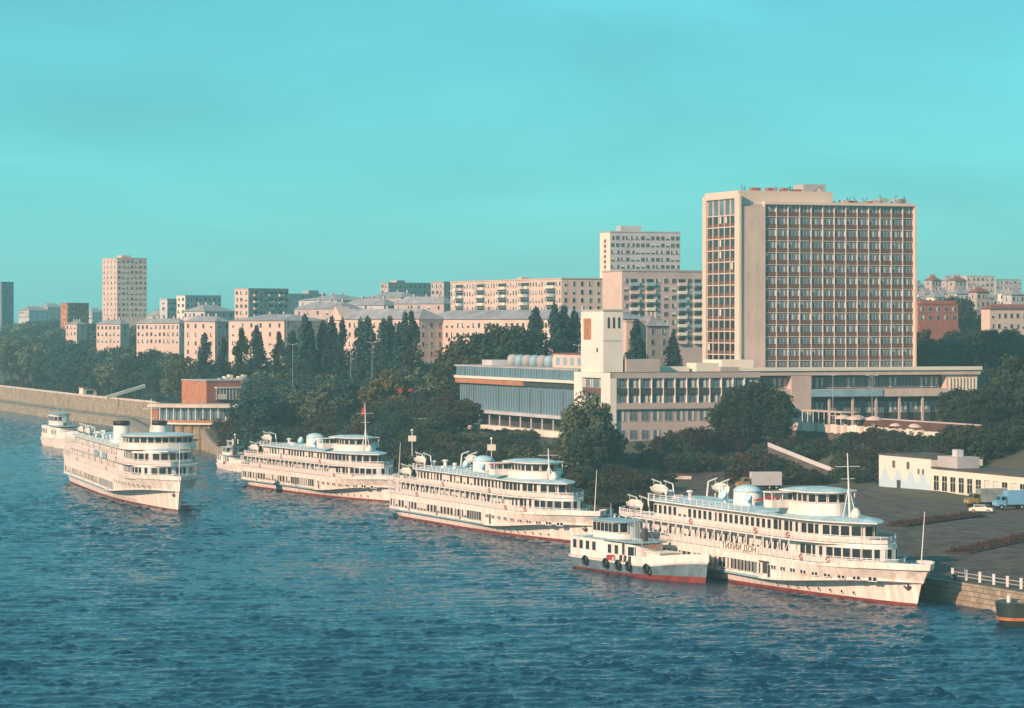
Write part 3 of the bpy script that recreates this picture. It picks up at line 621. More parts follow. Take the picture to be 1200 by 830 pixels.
b = MB(); b.lathe([(.7, 2.9), (.8, 3.2), (.45, 3.3)], 10, (-14.5, -1.5)); b.build('rope_coil', WOODT, br)

# ------------------------------------------------------------------ buildings
G20 = R(20)
def corner_frame(rot): return (math.cos(rot), math.sin(rot)), (-math.sin(rot), math.cos(rot))     # v (right along camera face), u (away along river face)
def local(root, p):
    return root.location + Matrix.Rotation(root.rotation_euler.z, 3, 'Z') @ Vector(p)
AW = {}
def aptwin(kind):
    if not AW:
        for i, c in enumerate([0, [(0, .35, .1)], [(.5, 1, .2)], [(0, 1, .45)]]):
            AW['w%d' % i] = winmesh('window', 1.5, 1.5, GREYL, c, 1); AW['n%d' % i] = winmesh('window', 1.0, 1.5, GREYL, c, 0)
        b = MB(); b.box(-1.5, 1.5, -1.1, 0, -.15, 0); b.box(-1.5, 1.5, -1.1, -1.03, 0, .95, 1); b.box(-1.5, -1.43, -1.1, 0, 0, .95, 1); b.box(1.43, 1.5, -1.1, 0, 0, .95, 1)
        b.add([(-1.2, -.02, 0), (1.2, -.02, 0), (1.2, -.02, 2.1), (-1.2, -.02, 2.1)], [(0, 1, 2, 3)], 2)
        AW['balc'] = b.mesh('balcony', [GREYC, CREAM, GLASS]); AW['balcb'] = b.mesh('balcony', [GREYC, BLUEG, GLASS]); AW['balcr'] = b.mesh('balcony', [GREYC, PINKW, GLASS])
    return AW[kind]
def block(name, label, cat, pl, pc, pr, ytop, Y, rot=20, wall=PINKW, front=(4, 6), side=(4, 6), fh=3.0, bal_f=(), bal_s=(), roof='flat', boxes=(), win='w', group=None, depth=None, width=None, roofm=None, topgap=.9, sidewall=None, z0=None):
    v, u = corner_frame(R(rot)); X = PX(pc, Y)
    D = depth or solve(X, Y, pl, u); W = width or solve(X, Y, pr, v)
    D = min(max(D, 6), 220); W = min(max(W, 6), 220)
    zt = PZ(ytop, Y)
    if z0 is None: z0 = min(tz(X+v[0]*a*W+u[0]*c*D, Y+v[1]*a*W+u[1]*c*D) for a in (0, 1) for c in (0, 1))-.5
    root = thing(name, label, cat, (X, Y, z0), R(rot), group); H = zt-z0; rnd = random.Random(int(pc*7+Y))
    b = MB(); b.box(0, W, 0, D, 0, H)
    if sidewall: b.m = [0, 0, 0, 0, 0, 1]
    b.build('wall', [wall, sidewall or wall], root)
    rm = roofm or ROOFD
    if roof == 'flat':
        b = MB(); b.box(-.25, W+.25, -.25, D+.25, H, H+.35); b.build('cornice', wall, root)
        b = MB(); b.box(.3, W-.3, .3, D-.3, H+.35, H+.42); rf = b.build('roof', rm, root)
    else:
        rh = roof; b = MB()
        if W >= D: b.add([(-.5, -.5, H), (W+.5, -.5, H), (W+.5, D+.5, H), (-.5, D+.5, H), (-.5 if sidewall else D*.4, D/2, H+rh), (W-D*.4, D/2, H+rh)], [(0, 1, 5, 4), (2, 3, 4, 5), (1, 2, 5), (3, 0, 4), (0, 3, 2, 1)])
        else: b.add([(-.5, -.5, H), (W+.5, -.5, H), (W+.5, D+.5, H), (-.5, D+.5, H), (W/2, W*.4, H+rh), (W/2, D-W*.4, H+rh)], [(0, 1, 4), (1, 2, 5, 4), (2, 3, 5), (3, 0, 4, 5), (0, 3, 2, 1)])
        rf = b.build('roof', rm, root)
        for k in range(3):
            cx_, cy_ = (W*(.25+.25*k), D*.62) if W >= D else (W*.62, D*(.25+.25*k)); b = MB(); b.box(cx_-.4, cx_+.4, cy_-.4, cy_+.4, H+rh*.3, H+rh+1.0); b.build('chimney', PINKD, rf)
    for (fx, w_, d_, h_) in boxes:
        b = MB(); b.box(W*fx-w_/2, W*fx+w_/2, D/2-d_/2, D/2+d_/2, H+.42, H+.42+h_); b.build('roof_house', wall, rf)
    rows, cols = front
    for r_ in range(rows):
        z = H-topgap-1.5-r_*fh
        if z < .3: break
        for c_ in range(cols):
            x = W*(c_+.5)/cols
            if c_ in bal_f: obj('balcony', aptwin(rnd.choice(['balc', 'balc', 'balcb', 'balcr'])), root, (x, -.01, z-.7), 0)
            else: obj('window', aptwin(win+str(rnd.choice([0, 0, 1, 2, 3]))), root, (x, -.01, z), 0)
    rows, cols = side
    for r_ in range(rows):
        z = H-topgap-1.5-r_*fh
        if z < .3: break
        for c_ in range(cols):
            y = D*(1-(c_+.5)/cols)
            if c_ in bal_s: obj('balcony', aptwin(rnd.choice(['balc', 'balc', 'balcb', 'balcr'])), root, (-.01, y, z-.7), R(-90))
            else: obj('window', aptwin(win+str(rnd.choice([0, 0, 1, 2, 3]))), root, (-.01, y, z), R(-90))
    root['_d'] = 0; del root['_d']
    root_dims[root.name] = (W, D, H); return root
root_dims = {}
# --- apartment blocks, far to near
block('apartment_block', 'blue-grey hazy slab block beyond the left end of the woods', 'apartment block', -30, 2, 16, 331, 1900, 70, mat('shaded_haze_panel', (.16, .21, .26), .9, .1, .1), (10, 3), (6, 2))  # shade and haze on this block are put into its dark bluish colour
block('apartment_tower', 'tall lone pinkish tower block rising above the distant woods', 'apartment block', 120, 137, 172, 303, 1700, 30, PINKW, (11, 7), (11, 4), fh=2.95, boxes=((.5, 6, 6, 1.5),))
block('apartment_block', 'white and grey five storey block to the right of the lone tower', 'apartment block', 207, 217, 259, 347, 1500, 45, GREYL, (5, 8), (5, 2), sidewall=CREAM)
block('apartment_block', 'low grey wing joined to the white and grey block', 'apartment block', 192, 196, 208, 351, 1530, 45, GREYL, (4, 3), (4, 1))
block('apartment_block', 'brownish block with pink end bay above the slate roofs', 'apartment block', 275, 291, 338, 339, 1380, 45, PINKD, (6, 8), (6, 3), bal_f=(1, 4, 6), sidewall=PINKW)
block('apartment_block', 'hazy blue-grey block half hidden behind the brownish block', 'apartment block', 330, 336, 382, 345, 1800, 45, GREYC, (5, 6), (5, 1), boxes=((.7, 8, 5, 2),))
block('apartment_block', 'long tan block on the skyline left of the balcony block', 'apartment block', 447, 455, 506, 332, 1650, 45, PINKD, (6, 9), (6, 2), boxes=((.3, 6, 5, 1.2),))
block('apartment_block', 'narrow pink block tucked against the balcony block', 'apartment block', 505, 520, 541, 331, 1420, 45, PINKD, (6, 5), (6, 3))
block('apartment_block', 'long pink five storey block with clustered balconies below the skyline', 'apartment block', 528, 658, 706, 327, 1060, 24, PINKW, (5, 5), (5, 40), fh=2.85, bal_s=(2, 3, 4, 10, 11, 12, 18, 19, 20, 26, 27, 28, 35, 36, 37), win='n', boxes=((.5, 3, 3, 1),), sidewall=PINKW)
c1 = block('apartment_tower', 'pale grey high-rise with red lettering down its end wall', 'apartment block', 703, 715, 797, 272, 1240, 20, GREYL, (9, 14), (9, 0), fh=2.9, sidewall=CREAM, boxes=((.34, 9, 5, 2.2),), topgap=1.6)
W_, D_, H_ = root_dims[c1.name]
for k, ch in enumerate('ГСЛАВНЕТ'):
    b = MB(); zz = H_-3.5-k*2.1
    b.box(-.12, -.04, D_*.40, D_*.56, zz-.7, zz+.7); b.box(-.14, -.05, D_*.38, D_*.62, zz+.1*((k % 3)-1)-.16, zz+.1*((k % 3)-1)+.16); b.build('red_letter', REDP, c1)
b = MB(); b.lathe([(.02, -.1), (1.5, -.1), (1.5, .1), (.02, .1)], 5); o = b.build('red_emblem', REDP, c1); o.location = (-.12, D_*.48, H_-3.5-8*2.1-1.2); o.rotation_euler = (0, R(90), 0)
block('apartment_block', 'brown nine storey block with white balconies beside the glass hotel', 'apartment block', 706, 729, 850, 318, 1010, 20, PINKD, (8, 13), (8, 0), fh=2.75, bal_f=(1, 3, 7, 9, 11), sidewall=PINKW, topgap=2.4)
# two long old blocks below
block('tenement', 'long pink old tenement with slate roof behind the poplars', 'tenement', 490, 712, 760, 374, 930, 40, PINKW, (5, 3), (6, 34), fh=3.1, roof=3.0, roofm=ROOFG, win='n', topgap=1.2)
te = block('tenement', 'pink tenement with a small gable over its eaves', 'tenement', 384, 491, 520, 374, 985, 40, PINKW, (5, 3), (6, 18), fh=3.1, roof=3.4, roofm=ROOFG, win='n', topgap=1.2)
W_, D_, H_ = root_dims[te.name]
b = MB(); b.add([(-.6, D_-1, H_-.3), (-.6, D_-9, H_-.3), (-.6, D_-5, H_+4.2), (5, D_-1, H_-.3), (5, D_-9, H_-.3), (5, D_-5, H_+4.2)], [(0, 1, 2), (3, 5, 4), (0, 2, 5, 3), (1, 4, 5, 2)]); b.build('gable', PINKW, te)
block('tenement', 'pink tenement end wall with grey flank left of the poplar row', 'tenement', 268, 333, 386, 376, 1100, 45, PINKW, (4, 6), (5, 6), fh=3.2, roof=2.4, roofm=ROOFG, sidewall=PINKW, win='n')
block('tenement', 'small pink tenement at the edge of the woods', 'tenement', 216, 252, 270, 377, 1130, 45, PINKW, (4, 2), (5, 4), fh=3.2, roof=2.0, roofm=ROOFG, win='n')
block('tenement', 'pale long facade peeping over the treetops', 'tenement', 160, 210, 217, 379, 1300, 55, PINKW, (2, 1), (3, 10), roof=2, roofm=ROOFG, win='n')
block('tenement', 'pale facade with dark eaves among the distant treetops', 'tenement', 113, 141, 146, 380, 1400, 55, PINKW, (2, 1), (3, 6), roof=2, roofm=ROOFG, win='n')
block('tenement', 'brown square house above the distant woods', 'house', 74, 79, 104, 356, 1650, 45, BRICKO, (4, 5), (4, 1), win='n')
block('tenement', 'little pink house among the woods beneath the brown one', 'house', 77, 90, 94, 380, 1500, 45, PINKW, (2, 1), (2, 3), win='n', roof=1.5, roofm=ROOFG)
block('gabled_house', 'plain plastered house end between the clock tower and hotel', 'house', 738, 758, 784, 382, 880, 30, PINKD, (3, 2), (3, 2), roof=3, roofm=ROOFG, win='n')
block('kiosk_house', 'narrow pale house wall just behind the clock tower', 'house', 729, 734, 741, 377, 850, 20, PINKW, (2, 1), (2, 0), width=5, win='n')
# slate roofed rows
for k, (pl_, pc_, pr_, yt_, Y_) in enumerate([(345, 400, 425, 362, 1250), (400, 450, 470, 358, 1300), (462, 520, 535, 356, 1280), (350, 395, 440, 352, 1500), (425, 470, 500, 349, 1560), (215, 240, 275, 365, 1340), (172, 186, 196, 370, 1900), (22, 34, 58, 364, 2300), (44, 56, 76, 360, 2500), (100, 108, 122, 366, 2400)]):
    block('old_house', 'slate roofed old house in the grey rooftops of the old town', 'house', pl_, pc_, pr_, yt_, Y_, 50, GREYL if k % 2 else PINKD, (2, 4), (2, 5), roof=3.0, roofm=ROOFG, win='n', group='slate roofed houses of the old town')
# right hill
block('brick_house', 'brick red house with glazed top floor right of the hotel', 'house', 1069, 1076, 1123, 357, 1080, 20, BRICKD, (2, 5), (1, 0), roof='flat', boxes=((.5, 14, 6, 1),), sidewall=BRICKO)
block('apartment_block', 'pinkish square block crowning the hill above the brick house', 'apartment block', 1130, 1133, 1165, 324, 1700, 20, PINKW, (6, 6), (4, 1), sidewall=PINKW)
block('apartment_block', 'hazy grey-blue block beside the pinkish block on the hill', 'apartment block', 1164, 1167, 1197, 328, 1850, 20, GREYC, (5, 6), (4, 1))
block('villa', 'pink villa with dark red cornice on the wooded hillside', 'house', 1156, 1160, 1225, 362, 1040, 20, PINKW, (2, 9), (2, 0), fh=3.6, roof=1.6, roofm=ROOFR, topgap=1.6, win='n')
for k in range(9):
    pc_ = 1076+k*7+random.uniform(-2, 2); Y_ = random.uniform(1500, 1900)
    block('hill_house', 'small pale house scattered on the hilltop right of the hotel', 'house', pc_-3, pc_, pc_+random.uniform(9, 14), 334+random.uniform(-6, 10), Y_, 30, random.choice([PINKD, PINKW, GREYL]), (2, 3), (2, 1), roof=2.2, roofm=random.choice([ROOFG, ROOFR]), win='n', group='small houses on the hilltop')

for k in range(22):
    pc_ = 1074+k*6+random.uniform(-3, 3); Y_ = random.uniform(1180, 1480)
    block('slope_house', 'low weathered house stepping down the slope under the hilltop', 'house', pc_-4, pc_, pc_+random.uniform(7, 13), 347+random.uniform(-5, 9), Y_, 25, random.choice([PINKD, PINKW, GREYL, CREAM, BRICKD]), (2, 3), (2, 1), roof=2.0, roofm=random.choice([ROOFG, ROOFR, ROOFG]), win='n', group='low houses on the slope right of the hotel')
# --- hotel
HC = (PX(868, 800), 800.0); v20, u20 = corner_frame(G20)
hz0 = 6.0; hotel = thing('hotel', 'tall glass-fronted hotel slab with pink side walls on a wide podium', 'hotel', (HC[0], HC[1], hz0), G20)
HW = solve(HC[0], HC[1], 1072, v20); HD = solve(HC[0], HC[1], 826, u20)
Hb = 26.9-hz0; Ht = 69.3-hz0; He = PZ(227, 800)-hz0
xg = solve(HC[0], HC[1], 897, v20)                                   # glazing starts here
b = MB(); b.box(.9, HW-.3, 1.1, HD, Hb-3, Ht); b.build('core_wall', GREYC, hotel)
b = MB(); b.box(0, xg, 0, HD-1.0, Hb-3, Ht-.5); b.build('end_wall', BEIGEP, hotel)
b = MB(); b.box(-.6, .0, -.5, 2.6, Hb-3, He); b.build('corner_pilaster', BEIGE, hotel)
b = MB(); b.box(-.6, -.001, HD-2.0, HD+.3, Hb-3, He); b.build('corner_pilaster', BEIGE, hotel)
b = MB(); b.box(-.6, .0, 2.6, HD-2.0, He-1.1, He); b.build('end_cornice', BEIGE, hotel)
b = MB(); b.box(.02, solve(HC[0], HC[1], 979, v20), 1.6, HD, Ht-.5, He+.9); b.build('roof_storey', BEIGE, hotel)
b = MB(); b.box(xg-.2, HW+.35, -.35, HD, Ht, Ht+.75); b.build('roof_cornice', BEIGE, hotel)
b = MB(); b.box(HW-.1, HW+.35, -.35, HD-.4, Hb-3, Ht); b.build('far_end_wall', BEIGE, hotel)
b = MB(); x0 = solve(HC[0], HC[1], 951, v20); b.box(x0, x0+6.5, 5, 11, He+.9, He+3.0); b.build('lift_house', GREYC, hotel)
rnd = random.Random(5)
for k in range(46):
    xx = rnd.uniform(0, HW); top = He+.9 if xx < 26 else Ht+.75; b = MB(); hh = rnd.uniform(.5, 1.7)
    if xx > HW-9: hh += .8
    if rnd.random() < .5: b.tube((xx, rnd.uniform(2, 5), top), (xx+.1, rnd.uniform(2, 5), top+hh), .09); b.build('roof_mast', DARKM, hotel)
    else: s_ = rnd.uniform(.5, 1.3); b.box(xx-s_, xx+s_, 2, 4, top, top+hh*.6); b.build('roof_plant', random.choice([GREYC, BRICKD, PINKD]), hotel)
NR, NC = 13, 13; bw = (HW-xg)/NC; fh = (Ht-Hb-1.6)/NR
hw = []
for i in range(5):
    b = MB(); W2 = bw/2-.12; hh = fh*.62
    b.add([(-W2, 0, 0), (W2, 0, 0), (W2, 0, hh), (-W2, 0, hh)], [(0, 1, 2, 3)], 1)
    for xx in (-W2, -W2*.30, W2*.34, W2): b.box(xx-.05, xx+.05, -.07, 0, 0, hh, 0)
    b.box(-W2, W2, -.07, 0, -.06, .03, 0); b.box(-W2, W2, -.07, -.001, hh*.72, hh*.76, 0)
    for (a, c, d) in [[(-.95, -.6, .05), (.1, .30, 0)], [(.38, .62, 0)], [(-.28, 0, 0), (.8, .97, 0)], [(-.95, -.35, .5), (.4, .6, 0)], []][i]:
        b.add([(a*W2, -.02, d*hh), (c*W2, -.02, d*hh), (c*W2, -.02, hh*.97), (a*W2, -.02, hh*.97)], [(0, 1, 2, 3)], 2)
    hw.append(b.mesh('hotel_window', [STEEL, GLASSB, CURT]))
b = MB(); b.box(-bw/2+.1, bw/2-.1, -.08, 0, 0, fh*.34); b.box(-bw/2+.1, bw/2-.1, -.16, -.0, fh*.33, fh*.37); spm = b.mesh('spandrel', BROWNP)
for r_ in range(NR):
    zf = Ht-(r_+1)*fh
    for c_ in range(NC):
        x = xg+(c_+.5)*bw
        obj('window', hw[rnd.choice([0, 1, 2, 3, 4, 4])], hotel, (x, .75, zf+fh*.37), 0)
        obj('spandrel', spm, hotel, (x, .55, zf+.02), 0)
    b = MB(); b.box(xg, HW-.1, .36, 1.1, zf-.10, zf+.01); b.build('floor_slab', CREAMF, hotel)
b = MB(); b.box(-.12, .12, .30, 1.1, Hb-3, Ht); fin = b.mesh('mullion', BEIGE)
for c_ in range(NC+1): obj('mullion', fin, hotel, (xg+c_*bw-(.0 if c_ < NC else .2), 0, 0))
# ground storey windows under the slab
for c_ in range(NC): obj('ground_window', hw[4], hotel, (xg+(c_+.5)*bw, .6, Hb+.1), 0, (1, 1, .55))
# end facade grid
ew = HD-4.6; ncol = 5; fe = (He-1.1-4.4-Hb)/13
ewm = []
for i in range(3):
    b = MB(); W2 = ew/ncol/2-.12
    b.add([(-W2, 0, 0), (W2, 0, 0), (W2, 0, fe-.35), (-W2, 0, fe-.35)], [(0, 1, 2, 3)], 0); b.box(-W2, W2, -.1, 0, 0, .85, 1)
    if i: b.add([(-W2*.9, -.02, .9), (-W2*.3 if i == 1 else W2*.5, -.02, .9), (-W2*.3 if i == 1 else W2*.5, -.02, fe-.4), (-W2*.9, -.02, fe-.4)], [(0, 1, 2, 3)], 2)
    ewm.append(b.mesh('stair_window', [GLASS, BROWNP, CURT]))
for r_ in range(13):
    zf = Hb+r_*fe
    for c_ in range(ncol): obj('window', rnd.choice([ewm[0]]*9+ewm[1:2]), hotel, (-.02, 2.6+(c_+.5)*ew/ncol, zf+.2), R(-90))
    b = MB(); b.box(-.30, -.0, 2.6, HD-2.0, zf-.08, zf+.17); b.build('floor_slab', BEIGE, hotel)
zf = Hb+13*fe; b = MB(); b.box(-.30, -.0, 2.6, HD-2.0, zf-.08, zf+.17); b.build('floor_slab', BEIGE, hotel)
for c_ in range(ncol):
    b = MB(); y_ = 2.6+(c_+.5)*ew/ncol; b.add([(-.03, y_-1.55, zf+.2), (-.03, y_+1.55, zf+.2), (-.03, y_+1.55, He-1.1), (-.03, y_-1.55, He-1.1)], [(0, 1, 2, 3)]); b.build('top_window', GLASSB, hotel)
for c_ in range(1, ncol): b = MB(); y_ = 2.6+c_*ew/ncol; b.box(-.26, 0, y_-.12, y_+.12, Hb-3, He-1.1); b.build('mullion', BEIGE, hotel)
# podium
PZ0 = 26.6-hz0
b = MB(); b.box(-17, 54, -30, 14, PZ0-1.5, PZ0); b.build('podium_roof', BEIGEP, hotel)
b = MB(); b.box(-17.2, 54.3, -30.4, -29.2, PZ0-.35, PZ0+.55); b.build('podium_parapet', CREAM, hotel)
b = MB(); b.box(-15, 44, -27, 12, 0, PZ0-1.5); b.build('podium_core', DARKM, hotel)
b = MB(); b.box(-16, 45, -29.6, -25, PZ0-7.0, PZ0-5.0); b.build('podium_balcony', BEIGEP, hotel)
b = MB(); b.box(44.4, 53.5, -29.4, 12, PZ0-8, PZ0-1.5); b.build('podium_end_wall', BEIGEP, hotel)
for k in range(9): b = MB(); b.box(45.2+k*.95, 45.5+k*.95, -29.75, -29.4, PZ0-7, PZ0-2.3); b.build('fin', CREAM, hotel)
pw = winmesh('podium_window', 2.5, 2.6, STEEL, 0, 2, GLASSB); pwc = winmesh('podium_window', 2.5, 2.6, STEEL, [(.1, .4, 0), (.7, .9, .2)], 2, GLASSB)
for k in range(20): obj('podium_window', rnd.choice([pw, pwc]), hotel, (-14+k*2.95, -27.02, PZ0-4.7), 0)
for k in range(20): obj('lower_window', rnd.choice([pw, pwc]), hotel, (-14+k*2.95, -27.02, PZ0-11), 0)
for k in range(10): b = MB(); x_ = -15+k*6.6; b.box(x_-.25, x_+.25, -29.2, -28.7, 2, PZ0-7); b.build('column', BEIGEP, hotel)
b = MB(); b.box(.5, 6, -29.9, -27, 4, PZ0-1.6); b.build('stair_pier', BEIGEP, hotel)
b = MB(); b.box(6, 26, -29.9, -29.62, PZ0-6.9, PZ0-5.1); b.build('blue_panel', BLUEG, hotel)
b = MB(); b.box(-9, 0, -8, 4, PZ0, PZ0+2.2); b.build('roof_kiosk', CREAM, hotel)
# terrace below the podium
TC = (PX(925, 745), 745.0); ter = thing('terrace', 'cream paneled terrace with parasols below the hotel podium', 'terrace', (TC[0], TC[1], 0.0), R(-70))
TW = solve(TC[0], TC[1], 1100, (-u20[0], -u20[1]))
def tx_at(px): return solve(TC[0], TC[1], px, (-u20[0], -u20[1]))
b = MB(); b.box(0, TW, .3, 11, 1, 12.9); b.build('retaining_wall', mat('dark_stone', (.10, .085, .075), .95, .3, .3), ter)  # dark stone tone over the whole retaining wall
b = MB(); b.box(18, TW-.2, 10.2, 10.6, 12.9, 15.6); b.build('back_wall', mat('brown_stone', (.11, .055, .04), .95, .2, .3), ter)
b = MB(); b.box(.2, TW, 10.1, 10.7, 15.6, 15.9); b.build('back_coping', PINKD, ter)
for k in range(44):
    x_ = k*TW/44; b = MB(); b.box(x_+.1, x_+TW/44-.1, 0, .25, 12.4+rnd.uniform(-.1, .1), 14.5+rnd.uniform(-.25, .15)); b.build('parapet_panel', rnd.choice([CREAM, CREAMF, CREAMF, BEIGEP, CREAM]), ter)
a1 = tx_at(972); b = MB(); b.box(.3, a1, 3, 7, 17.0, 17.25); b.build('awning', PINKW, ter)
for k in range(8): b = MB(); b.tube((.6+k*(a1-1)/7, 3.2, 12.9), (.6+k*(a1-1)/7, 3.2, 17.0), .1); b.build('awning_post', RAILM, ter)
for k in range(46):
    x_ = rnd.uniform(1.5, TW-3); y_ = rnd.uniform(1.3, 8); b = MB(); c_ = rnd.choice([CREAMF, CREAMF, CREAM, BRICKO, BLUEG])
    b.box(x_-.5, x_+.5, y_-.5, y_+.5, 13.6, 13.7); b.tube((x_, y_, 12.9), (x_, y_, 13.6), .07); b.box(x_-1.15, x_-.65, y_-.25, y_+.25, 12.9, 13.35); b.box(x_-1.18, x_-1.1, y_-.25, y_+.25, 13.35, 13.9)
    o = b.build('cafe_table', c_); o.location = ter.location; o.rotation_euler = ter.rotation_euler
    tag(o, 'cafe table with a seat on the hotel terrace', 'table', 'cafe tables on the hotel terrace')
prs = MB(); prs.lathe([(1.75, 2.5), (1.6, 2.75), (1.1, 3.1), (.4, 3.3), (.02, 3.35)], 12, mi=0, cap=False); prs.tube((0, 0, 0), (0, 0, 3.1), .06, mi=1); prs = prs.mesh('parasol', [PINKW, RAILM])
for k, p_ in enumerate((979, 986, 993, 1005, 1040, 1052, 1064)):
    o = obj('parasol', prs, None, local(ter, (tx_at(p_), 2.0+k % 2*2.2, 12.9)), 0, 1.15 if k < 4 else .8); tag(o, 'dusty pink domed parasol on the hotel terrace', 'parasol', 'parasols on the hotel terrace')
def on_terrace(x, y, m=2.0):
    dx, dy = x-TC[0], y-TC[1]; a = -(dx*u20[0]+dy*u20[1]); w_ = dx*v20[0]+dy*v20[1]
    return -2 < a < TW+2 and -m < w_ < 13

# --- river station
SB = (23.5, 735.0); sz0 = 7.0; stn = thing('river_station', 'low river station with square cream tower and long glazed wing', 'station building', (SB[0], SB[1], sz0), G20)
T_ = 26.3-sz0; MW = 39.0; MD = 24.0; zl_ = lambda z: z-sz0
b = MB(); b.box(.7, MW, .7, MD, 0, T_-.2); b.build('main_wall', PINKD, stn)
b = MB(); b.box(0, MW+.3, 0, .7, zl_(25.0), T_); b.build('fascia', PINKD, stn)
b = MB(); b.box(-.02, .7, .0, MD, zl_(25.0), T_+.02); b.build('river_fascia', CREAMF, stn)
b = MB(); b.box(0, MW, 0, .7, zl_(17.6), zl_(19.0)); b.build('string_course', PINKD, stn)
b = MB(); b.box(-.02, 1.6, -.02, 1.6, 0, zl_(25.0)); b.build('corner_pier', CREAMF, stn)
b = MB(); b.box(0, .7, 1.6, 6, zl_(9), zl_(25)); b.build('river_pier', CREAMF, stn)
b = MB(); b.box(0, .7, 18.5, MD, zl_(9), zl_(25)); b.build('river_pier', CREAMF, stn)
b = MB(); b.box(0, .7, 6, 18.5, zl_(9), zl_(17.9)); b.build('river_apron', CREAMF, stn)
b = MB(); b.box(.2, .7, 6, 18.5, zl_(20.9), zl_(22.6)); b.build('river_balcony', BROWNP, stn)
sw = [winmesh('station_window', 2.3, 2.1, STEEL, c, 1, GLASSB) for c in (0, [(.05, .3, 0)], [(.55, .8, 0)])]
for k in range(12):
    x = 3.2+k*3.05
    for zz in (22.7, 19.1): obj('window', rnd.choice(sw), stn, (x, .69, zl_(zz)+.05), 0)
    obj('window', rnd.choice(sw), stn, (x, .69, zl_(14.8)), 0, (.85, 1, 1.15))
    obj('window', rnd.choice(sw), stn, (x, .69, zl_(10.4)), 0, (.8, 1, 1))
    b = MB(); b.box(x-1.62, x-1.42, .05, .7, zl_(19.0), zl_(25.0)); b.build('pillar', CREAMF, stn)
b = MB(); b.box(1.6, MW, .25, .7, zl_(21.1), zl_(22.6)); b.build('balcony_band', DARKM, stn)
for k in range(5):
    for zz in (22.7, 19.0): obj('window', rnd.choice(sw), stn, (.69, 7.4+k*2.5, zl_(zz)), R(-90))
b = MB(); b.box(.5, MW-.3, .8, MD, T_, T_+.12); b.build('roof', ROOFD, stn)
# tower
t0, t1_ = 5.7, 20.5; tt = zl_(41.2)
tw = MB(); tw.box(.5, 5.6, t0, t1_, T_, tt); tw = tw.build('tower', CREAMF, stn)
b = MB(); b.box(.3, 5.8, t0-.2, t1_+.2, tt, tt+.35); b.build('tower_cap', GREYC, tw)
b = MB(); b.box(.44, .5, t0+8, t1_-1.8, tt-7, tt-1.8); b.build('mosaic_panel', BRICKO, tw)
b = MB(); b.box(.40, .44, t0+10, t0+10.8, tt-5.4, tt-3); b.build('mosaic_figure', WOODT, tw)
b = MB(); b.box(.44, .5, t0+3.4, t0+4.4, tt-10, tt-9); b.build('tower_window', DARKM, tw)
for k in range(3): b = MB(); x_ = 1.6+k*1.35; b.box(x_, x_+.6, t0-.04, t0, tt-4.2, tt-1.8); b.lathe([(.3, 0), (.3, .04)], 10); b.v[-20:] = [(x_+.3+p[0], t0-p[2], tt-1.8+p[1]) for p in b.v[-20:]]; b.build('tower_slot', DARKM, tw)
b = MB(); b.box(.48, 5.62, t0-.05, t0, tt-7.3, tt-7.1); b.build('tower_joint', GREYC, tw)
for (a0, a1, c0, c1_, hh, mm) in ((6.2, 15, 5, 14, 3.2, PINKD), (15, 24, 8, 14, 1.3, CREAM), (25, 31, 6, 12, 2.2, CREAM), (31, 36, 5, 10, 1.2, PINKD)):
    b = MB(); b.box(a0, a1, c0, c1_, T_, T_+hh); b.build('roof_house', mm, stn)
# glazed wing along the quay
wx, wy0, wy1 = 2.6, MD, 118.0
b = MB(); b.box(wx+1.2, wx+20, wy0, wy1-1, 0, zl_(26.5)); b.build('wing_core', DARKM, stn)
b = MB(); b.box(wx-1.6, wx+20, wy0, wy1, zl_(26.5), zl_(26.9)); b.build('wing_roof', GREYC, stn)
b = MB(); b.box(wx-1.7, wx+1.2, wy0+.01, wy1, zl_(23.3), zl_(24.0)); b.build('cream_band', CREAM, stn)
b = MB(); b.box(wx-1.4, wx+1.2, wy0+40, wy1-.2, zl_(22.0), zl_(23.3)); b.build('red_band', BRICKO, stn)
b = MB(); b.box(wx-1.0, wx+1.2, wy0, wy0+40, zl_(22.0), zl_(23.3)); b.build('dark_band', DARKM, stn)
b = MB(); b.box(wx-2.2, wx+1.2, wy0+.02, wy1+2, zl_(14.2), zl_(15.0)); b.build('balcony_slab', GREYL, stn)
b = MB(); b.box(wx-1.5, wx+1.2, wy0+.01, wy1-8, 0, zl_(11.0)); b.build('base_wall', CREAM, stn)
gp = []
GLW = mat('wing_glazing', (.14, .22, .28), .14, .2, .3, spec=.6)
for i in range(2):
    b = MB(); b.add([(-1.9, 0, 0), (1.9, 0, 0), (1.9, 0, 1), (-1.9, 0, 1)], [(0, 1, 2, 3)], 1); b.box(-2, -1.9, -.14, 0, 0, 1); b.box(-.06, .06, -.1, 0, 0, 1)
    if i: b.add([(.2, -.02, .05), (1.7, -.02, .05), (1.7, -.02, .95), (.2, -.02, .95)], [(0, 1, 2, 3)], 2)
    gp.append(b.mesh('glass_panel', [BLUEG, GLW, GLASSB]))
for k in range(23):
    y_ = wy0+2+k*4.0
    obj('glass_panel', rnd.choice(gp), stn, (wx-.4, y_, zl_(15.0)), R(-90), (1, 1, 6.6)); obj('upper_glass_panel', rnd.choice(gp), stn, (wx-1.5, y_, zl_(24.0)), R(-90), (1, 1, 2.5))
    if k % 2 == 0: b = MB(); b.tube((wx-1.2, y_, 0), (wx-1.2, y_, zl_(14.2)), .22, n=8); b.build('column', GREYL, stn)
b = MB(); b.box(wx-.35, wx+1.2, wy0, wy1-1, zl_(15.0), zl_(22)); b.build('glass_backing', GLASSB, stn)
